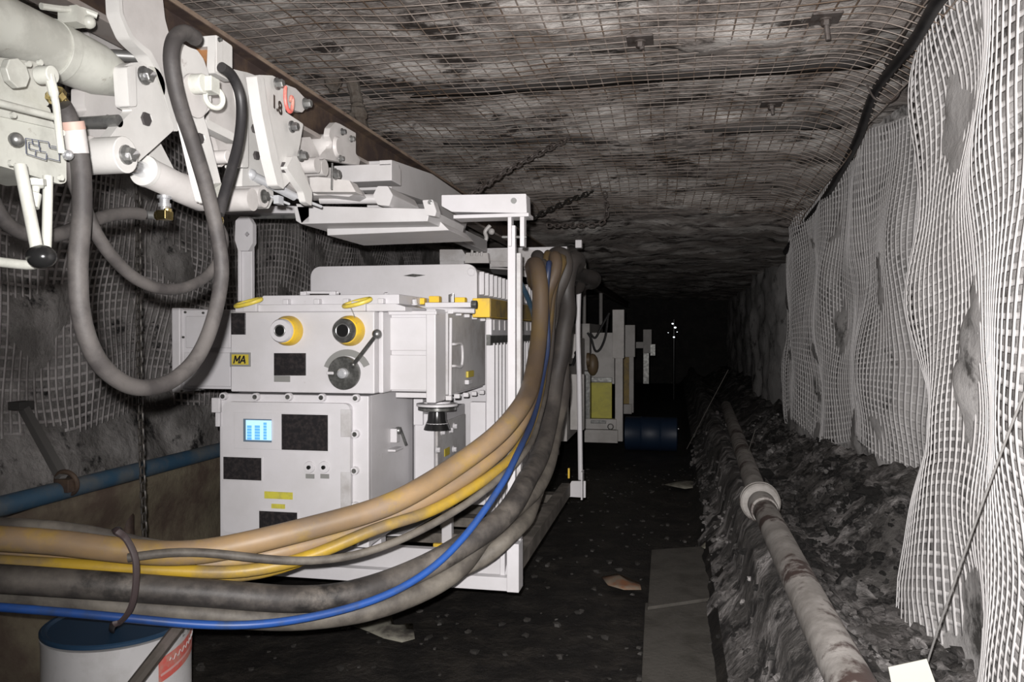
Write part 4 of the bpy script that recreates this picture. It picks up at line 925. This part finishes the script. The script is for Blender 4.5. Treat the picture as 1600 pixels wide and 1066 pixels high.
# ------------------------------------------------------------------ left side: conveyor, strut, drum, bar
ya, yb2 = 1.2, 10
cv = thing('conveyor_frame', 'blue tubular rail of the belt conveyor along the left wall', 'conveyor', (-2.3, 4, 0))
part('blue_rail', MB().cyl((-2.28, ya, .80), (-2.30, yb2, .80), .036, n=20), BLUE, cv, 0, 'blue tubular rail')
for k in range(6): part('leg', MB().cyl((-2.36, 1.6+k*1.5, -.02), (-2.36, 1.6+k*1.5, .78), .03, n=12), RUST, cv, 0)
V, F = grid(lambda Y, z: (-2.36+.05*math.sin(z*9+1)+.05*N(Y*1.8, z*2, 30)+.03*abs(math.sin(Y*2.1+z)), Y, z), frange(1.2, 9, .06), frange(.05, .76, .05))
o = mesh('side_sheet', V, F, BELT, cv, 0, 180, 'muddy brown sheet below the rail')
so = o.modifiers.new('thickness', 'SOLIDIFY'); so.thickness = .012
st_ = thing('rail_bracket', 'grey strut leaning from the left wall down to the blue rail', 'strut', P(100, 755, 2.75))
a = P(36, 636, 2.95); b = PX(98, 748, -2.27)
part('strut', MB().tube([a, b], .024, 4, flat=.5), mat('dust_grey_steel', (.12, .115, .11), .8), st_, .002)
part('clip', MB().ring(b+Vector((0, .02, -.02)), (0, 1, .2), .045, .01).box(b.x-.02, b.x+.04, b.y-.02, b.y+.03, b.z-.05, b.z), RUST, st_, .002)
part('head', MB().box(a.x-.03, a.x+.03, a.y-.05, a.y+.03, a.z-.01, a.z+.025), mat('dust_black', (.04, .038, .036), .8), st_, .002)

dc = P(185, 972, 2.3); dcx, dcy, dz = dc.x, dc.y, dc.z; dr = .222
dr_ = thing('drum', 'white metal drum with blue lid and red label on the floor', 'drum', (dcx, dcy, 0))
DW = mat('white_drum', (.58, .57, .57), .4, col2=(.48, .47, .46), scale=7)
part('body', MB().lathe((dcx, dcy, 0), (0, 0, dz-.012), [(0, dr-.01), (.02, dr), (.3, dr), (.32, dr+.006), (.34, dr), (.94, dr), (1, dr+.003)], 56), DW, dr_, 0)
part('lid', MB().lathe((dcx, dcy, dz-.02), (0, 0, .028), [(.55, dr+.004), (.85, dr+.004), (1, dr-.002), (.98, dr-.012), (.7, dr-.02)], 56), mat('dark_blue_lid', (.02, .05, .095), .4), dr_, 0, 'dark blue lid')
def wrap(a0, a1, h0, h1, slope, off, n=16):    # a patch that follows the drum's side
    V, F = grid(lambda s, t: (dcx+(dr+off)*math.cos(a0+(a1-a0)*s), dcy+(dr+off)*math.sin(a0+(a1-a0)*s), h0+(h1-h0)*t+slope*s), frange(0, 1, 1/n), [0, 1])
    return V, F
toC = math.atan2(-dcy, -dcx)
a_r = toC+math.radians(30)
V, F = wrap(a_r, a_r+math.radians(62), dz-.15, dz-.075, .05, .0015)
lab = mesh('label_band', V, F, RED, dr_, 0, 180, 'red label band')
V, F = wrap(a_r+.03, a_r+math.radians(60), dz-.130, dz-.122, .05, .0022); mesh('label_stripe', V, F, mat('pale_red', (.62, .35, .33), .6), lab, 0, 180)
M = MB()
for k, ch in enumerate('ER'):
    an = a_r+math.radians(28+k*9); o_ = Vector((dcx+(dr+.002)*math.cos(an), dcy+(dr+.002)*math.sin(an), dz-.058+.03+k*.004))
    t_ = text(ch, .035, o_, (-math.sin(an), math.cos(an), .25), (0, 0, 1), (math.cos(an), math.sin(an), 0), .0006); M.add(t_.v, t_.f)
part('lettering', M, GREY, dr_, 0)
M = MB(); pts_ = []
for k in range(40):
    an = a_r+math.radians(10+k*1.15); pts_.append(Vector((dcx+(dr+.003)*math.cos(an), dcy+(dr+.003)*math.sin(an), dz-.098+.05*(10+k*1.15)/62+.007*math.sin(k*1.3))))
M.tube(pts_, .0012, 5); part('script_line', M, DW, lab, 0, 'white script')
a = P(285, 972, 2.22); b = P(205, 1075, 2.02); dd = (b-a); k_ = a.z/(a.z-b.z)
single('steel_bar', MB().tube([a+(a-b)*.02, a+dd*k_*.98], .019, 8), mat('dirty_bar', (.075, .065, .055), .6, col2=(.12, .1, .09), scale=14), 'dirty steel bar leaning across the front of the drum', 'bar')

# ------------------------------------------------------------------ right side: pipe, mats, card, cords
XPi, ZPi, RPi = .415, .56, .056
YFl = 4.15
p1_ = thing('water_pipe', 'near length of dusty steel pipe running toward the camera', 'pipe', (XPi, 2.6, ZPi-RPi))
V = MB(); V.tube([Vector((XPi+.003*math.sin(y*2), y, ZPi+.004*math.sin(y*1.3))) for y in frange(.6, YFl, .12)], RPi, 24); part('tube', V, PIPE, p1_, 0)
part('flange', MB().lathe((XPi, YFl-.05, ZPi), (0, .035, 0), [(0, .088), (.2, .096), (.8, .096), (1, .088)], 32), PIPE, p1_, 0)
part('coupling', MB().lathe((XPi, YFl-.22, ZPi), (0, .17, 0), [(0, .062), (.1, .066), (.8, .066), (1, .060)], 28), PIPE, p1_, 0)
p2_ = thing('water_pipe', 'farther length of dusty steel pipe beyond the round flange', 'pipe', (XPi+.02, 6.4, ZPi-RPi))
V = MB(); V.tube([Vector((XPi+(y-YFl)*.03, y, ZPi)) for y in frange(YFl, 9.5, .3)], RPi, 24); part('tube', V, PIPE, p2_, 0)
part('flange', MB().lathe((XPi, YFl-.012, ZPi), (0, .035, 0), [(0, .088), (.2, .097), (.8, .097), (1, .088)], 32), PIPE, p2_, 0)
def matslab(pts, z, th, lb_):
    M = MB(); M.extr([Vector((p.x, p.y, z)) for p in pts], (0, 0, th)); return single('floor_mat', M, MATM, lb_, 'mat', bevel=.004)
matslab([PZ(1002, 1080), PZ(1008, 952), PZ(1125, 938), PZ(1150, 1080)], .012, .02, 'grey flat mat on the floor nearest the camera')
matslab([PZ(1012, 965), PZ(1018, 872), PZ(1102, 866), PZ(1112, 950)], .034, .018, 'grey flat mat on the floor behind the nearest one')
# rubble: uncountable coal and stone along the right rib
M = MB(); random.seed(11)
for k in range(3200):
    Y = 2.2+random.random()**1.3*8; X = .18+random.random()**.8*1.0
    if abs(X-XPi) < .07: continue
    r = random.choice([.006, .008, .012, .014, .018, .026])*(0.7+random.random()*.6)
    if random.random() < .02: r *= 2.2
    if abs(X-XPi) < .16: r = min(r, .02)
    M.ball((X, Y, flo(X, Y)+r*.25), r, 8, (1, .8+random.random()*.5, .55+random.random()*.4), 1.1)
o = single('coal_rubble', M, STONE, 'loose coal and stone rubble heaped along the right wall', 'rubble'); o['kind'] = 'stuff'
for p_ in o.data.polygons: p_.use_smooth = False
M = MB()
for k in range(500):
    Y = 2.6+random.random()*6; X = -2.2+random.random()*2.4; r = random.choice([.006, .009, .013, .02])
    M.ball((X, Y, flo(X, Y)+r*.2), r, 6, (1, 1.1, .6), 1.0)
o = single('floor_grit', M, mat('dark_grit', (.03, .027, .024), .8, col2=(.09, .085, .08), scale=3, lo=.5, hi=.7), 'loose dark grit scattered on the black floor', 'grit'); o['kind'] = 'stuff'
def scrap(pts, lb_, m=SCRAP, z=.03, bend=.02):
    c = [PZ(a_, b_, z) for a_, b_ in pts]; cen = sum(c, Vector())/len(c)
    M = MB(); vs_ = []
    for i, p in enumerate(c): vs_.append(p+Vector((0, 0, bend*N(i*1.7, 5)+.004)))
    for i, p in enumerate(c): vs_.append(p.lerp(cen, .5)+Vector((0, 0, bend*(.6+N(i*2.3, 9)))))
    vs_.append(cen+Vector((0, 0, bend))); n = len(c)
    fs_ = [(i, (i+1) % n, n+(i+1) % n, n+i) for i in range(n)]+[(n+i, n+(i+1) % n, 2*n) for i in range(n)]
    M.add(vs_, fs_); o = single('sheet_scrap', M, m, lb_, 'scrap'); so = o.modifiers.new('t', 'SOLIDIFY'); so.thickness = .003
    return o
scrap([(552, 980), (590, 968), (612, 964), (615, 978), (645, 976), (648, 1000), (628, 1005), (600, 1000), (575, 990)], 'crumpled pale scrap on the black floor below the cables')
scrap([(940, 903), (965, 897), (1000, 912), (1002, 922), (975, 922), (950, 915)], 'small pale scrap on the floor left of the grey mats', mat('orange_scrap', (.2, .16, .12), .8, col2=(.22, .09, .04), scale=9))
scrap([(1095, 855), (1120, 832), (1170, 822), (1178, 832), (1140, 858), (1110, 862)], 'pale rock slab beside the pipe flange', SCRAP, .06, .05)
scrap([(1038, 758), (1060, 752), (1110, 750), (1120, 758), (1070, 764)], 'pale scrap far along the floor in the middle', SCRAP, .02)
cd = [PX(1625, 560, .93), PX(1590, 640, .91), PX(1530, 800, .88), PX(1486, 925, .86), PX(1448, 1040, .84), PX(1436, 1110, .83)]
single('white_cord', MB().tube(smooth(cd, 6), .0035, 8), mat('grey_cord', (.3, .29, .28), .6), 'thin pale cord hanging down over the right netting', 'cord')
q = [PX(1388, 1043, .84), PX(1448, 1030, .84), PX(1468, 1085, .84), PX(1402, 1100, .84)]
q = [P(a_, b_, 2.62) for a_, b_ in ((1388, 1043), (1448, 1030), (1470, 1090), (1400, 1104))]
single('paper_card', MB().extr(q, (0, .003, 0)), CARD, 'white card hanging at the lower end of the pale cord', 'card')
single('thin_wire', MB().tube([P(1138, 578, 7), P(1105, 640, 7), P(1073, 702, 7)], .004, 6), CHD, 'thin wire slanting down in the dark middle distance', 'wire')
single('thin_wire', MB().tube([P(1180, 672, 5.5), P(1160, 735, 5.5), P(1138, 808, 5.5)], .003, 6), CHD, 'thin wire hanging down beside the pipe flange', 'wire')

# ------------------------------------------------------------------ farther units along the rail
f1 = thing('far_equipment_unit', 'white equipment frame with yellow panel farther down the tunnel', 'machine', (-.8, 8.6, .2))
YA = 8.4
FARW = mat('dull_white_paint', (.46, .44, .42), .6, col2=(.36, .34, .32), scale=3)
part('front_post', rectY(957, 975, 484, 560, YA, .12, rectY(961, 973, 558, 690, YA+.02, .1)), FARW, f1)
part('back_panel', rectY(924, 960, 520, 600, YA+.3, .05), FARW, f1)
part('yellow_panel', rectY(924, 956, 598, 655, YA+.1, .03), mat('lime_yellow_panel', (.46, .42, .03), .5, col2=(.34, .3, .03), scale=5), f1, .003, 'yellow panel')
part('panel_edge', rectY(924, 956, 590, 597, YA+.1, .03), DSTEEL, f1)
part('name_strip', rectY(923, 947, 657, 662, YA-.03, .01), DSTEEL, f1)
part('bottom_beam', rectY(913, 965, 672, 692, YA-.04, .12, rectY(914, 963, 655, 671, YA-.02, .1)), FARW, f1)
part('lug_ring', MB().ring(P(954, 667, YA-.03), (0, 1, 0), .028, .005), DSTEEL, f1, 0)
part('side_body', MB().box(-1.9, P(915, 600, YA).x, YA+.4, YA+2, .5, 1.5), FARW, f1)
part('dark_rib', rectY(910, 922, 580, 662, YA, .2), DSTEEL, f1)
M = MB()
for pts in ([(952, 489), (940, 510), (930, 528), (922, 520)], [(950, 492), (946, 525), (938, 545), (930, 548), (924, 530), (918, 520)]):
    M.tube(smooth([P(a_, b_, YA-.05) for a_, b_ in pts], 5), .012, 8)
part('cable_loops', M, RUBBERD, f1, 0)
part('brass_cap', MB().cyl(P(917, 562, YA-.1), P(922, 562, YA-.1), .07).ball(P(926, 570, YA-.05), .09, 14, (.7, .7, 1.3)), mat('brown_cap', (.13, .09, .05), .5), f1, 0)
f0 = thing('far_equipment_unit', 'white cabinet with black lever just behind the rear frame post', 'machine', (-.75, 6.2, .4))
YB = 6.2
part('post', rectY(888, 901, 522, 560, YB, .1), FARW, f0)
part('cabinet', rectY(891, 912, 585, 672, YB+.1, .1), FARW, f0)
part('side_body', MB().box(-1.6, P(886, 600, YB).x, YB, YB+1.2, .55, 1.35), FARW, f0)
part('lever', MB().tube([P(884, 572, YB-.1), P(895, 570, YB-.1), P(901, 553, YB-.1)], .012, 8).ball(P(901, 552, YB-.1), .02), BLACK, f0, 0)
f2 = thing('far_equipment_unit', 'third white unit behind the yellow-panelled one', 'machine', (-.6, 10.6, .3))
YD = 10.4
part('upper_cabinet', rectY(976, 992, 508, 558, YD, .2), FARW, f2)
part('lower_post', rectY(983, 990, 558, 645, YD, .1), FARW, f2)
part('body', rectY(972, 984, 556, 640, YD+.1, .6), MUST, f2)
part('foot', rectY(972, 987, 632, 647, YD-.05, .1), FARW, f2)
part('hanger', MB().cyl((-1.2, YD+.3, 2.06), (-1.2, YD+.3, 1.2), .03).box(-1.25, P(978, 600, YD).x, YD+.1, YD+.5, 1.15, 1.25), FARW, f2, 0)
f3 = thing('far_equipment_unit', 'faintest pale unit, last before the dark end of the tunnel', 'machine', (-.5, 13, .5))
part('cabinet', rectY(1005, 1018, 515, 552, 13, .3), FARW, f3)
part('post', rectY(1005, 1014, 552, 600, 13.05, .2), DSTEEL, f3)
part('bracket', rectY(1016, 1024, 538, 556, 12.9, .3), DSTEEL, f3)
part('hanger', MB().cyl((-1.2, 13.2, 2.06), (-1.2, 13.2, 1.15), .03).box(-1.25, P(1008, 600, 13).x, 13.05, 13.3, 1.15, 1.25), FARW, f3, 0)
hl = thing('distant_reflectors', 'cluster of tiny reflectors with added glow far down the dark tunnel', 'reflector', P(1053, 518, 17))
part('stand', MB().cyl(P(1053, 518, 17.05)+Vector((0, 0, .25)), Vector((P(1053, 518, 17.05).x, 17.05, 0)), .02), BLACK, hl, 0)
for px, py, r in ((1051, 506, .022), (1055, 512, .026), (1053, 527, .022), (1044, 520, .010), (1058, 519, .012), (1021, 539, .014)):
    part('glint', MB().ball(P(px, py, 17), r, 10, (1, 1, .7)), GLINT, hl, 0)  # self-lit balls in place of reflectors catching the flash
bz = PZ(1015, 708, 0)
bd = thing('barrel', 'dark blue barrel lying on the floor deep in the tunnel', 'barrel', (bz.x, bz.y+.2, 0))
part('body', MB().lathe((bz.x-.3, bz.y+.2, .2), (.62, 0, 0), [(0, .18), (.02, .2), (.3, .2), (.32, .208), (.34, .2), (.66, .2), (.68, .208), (.7, .2), (.98, .2), (1, .18)], 30), mat('navy_barrel', (.008, .02, .045), .5), bd, 0)
part('bung', MB().cyl((bz.x+.32, bz.y+.25, .26), (bz.x+.335, bz.y+.25, .26), .03), BLACK, bd, 0)
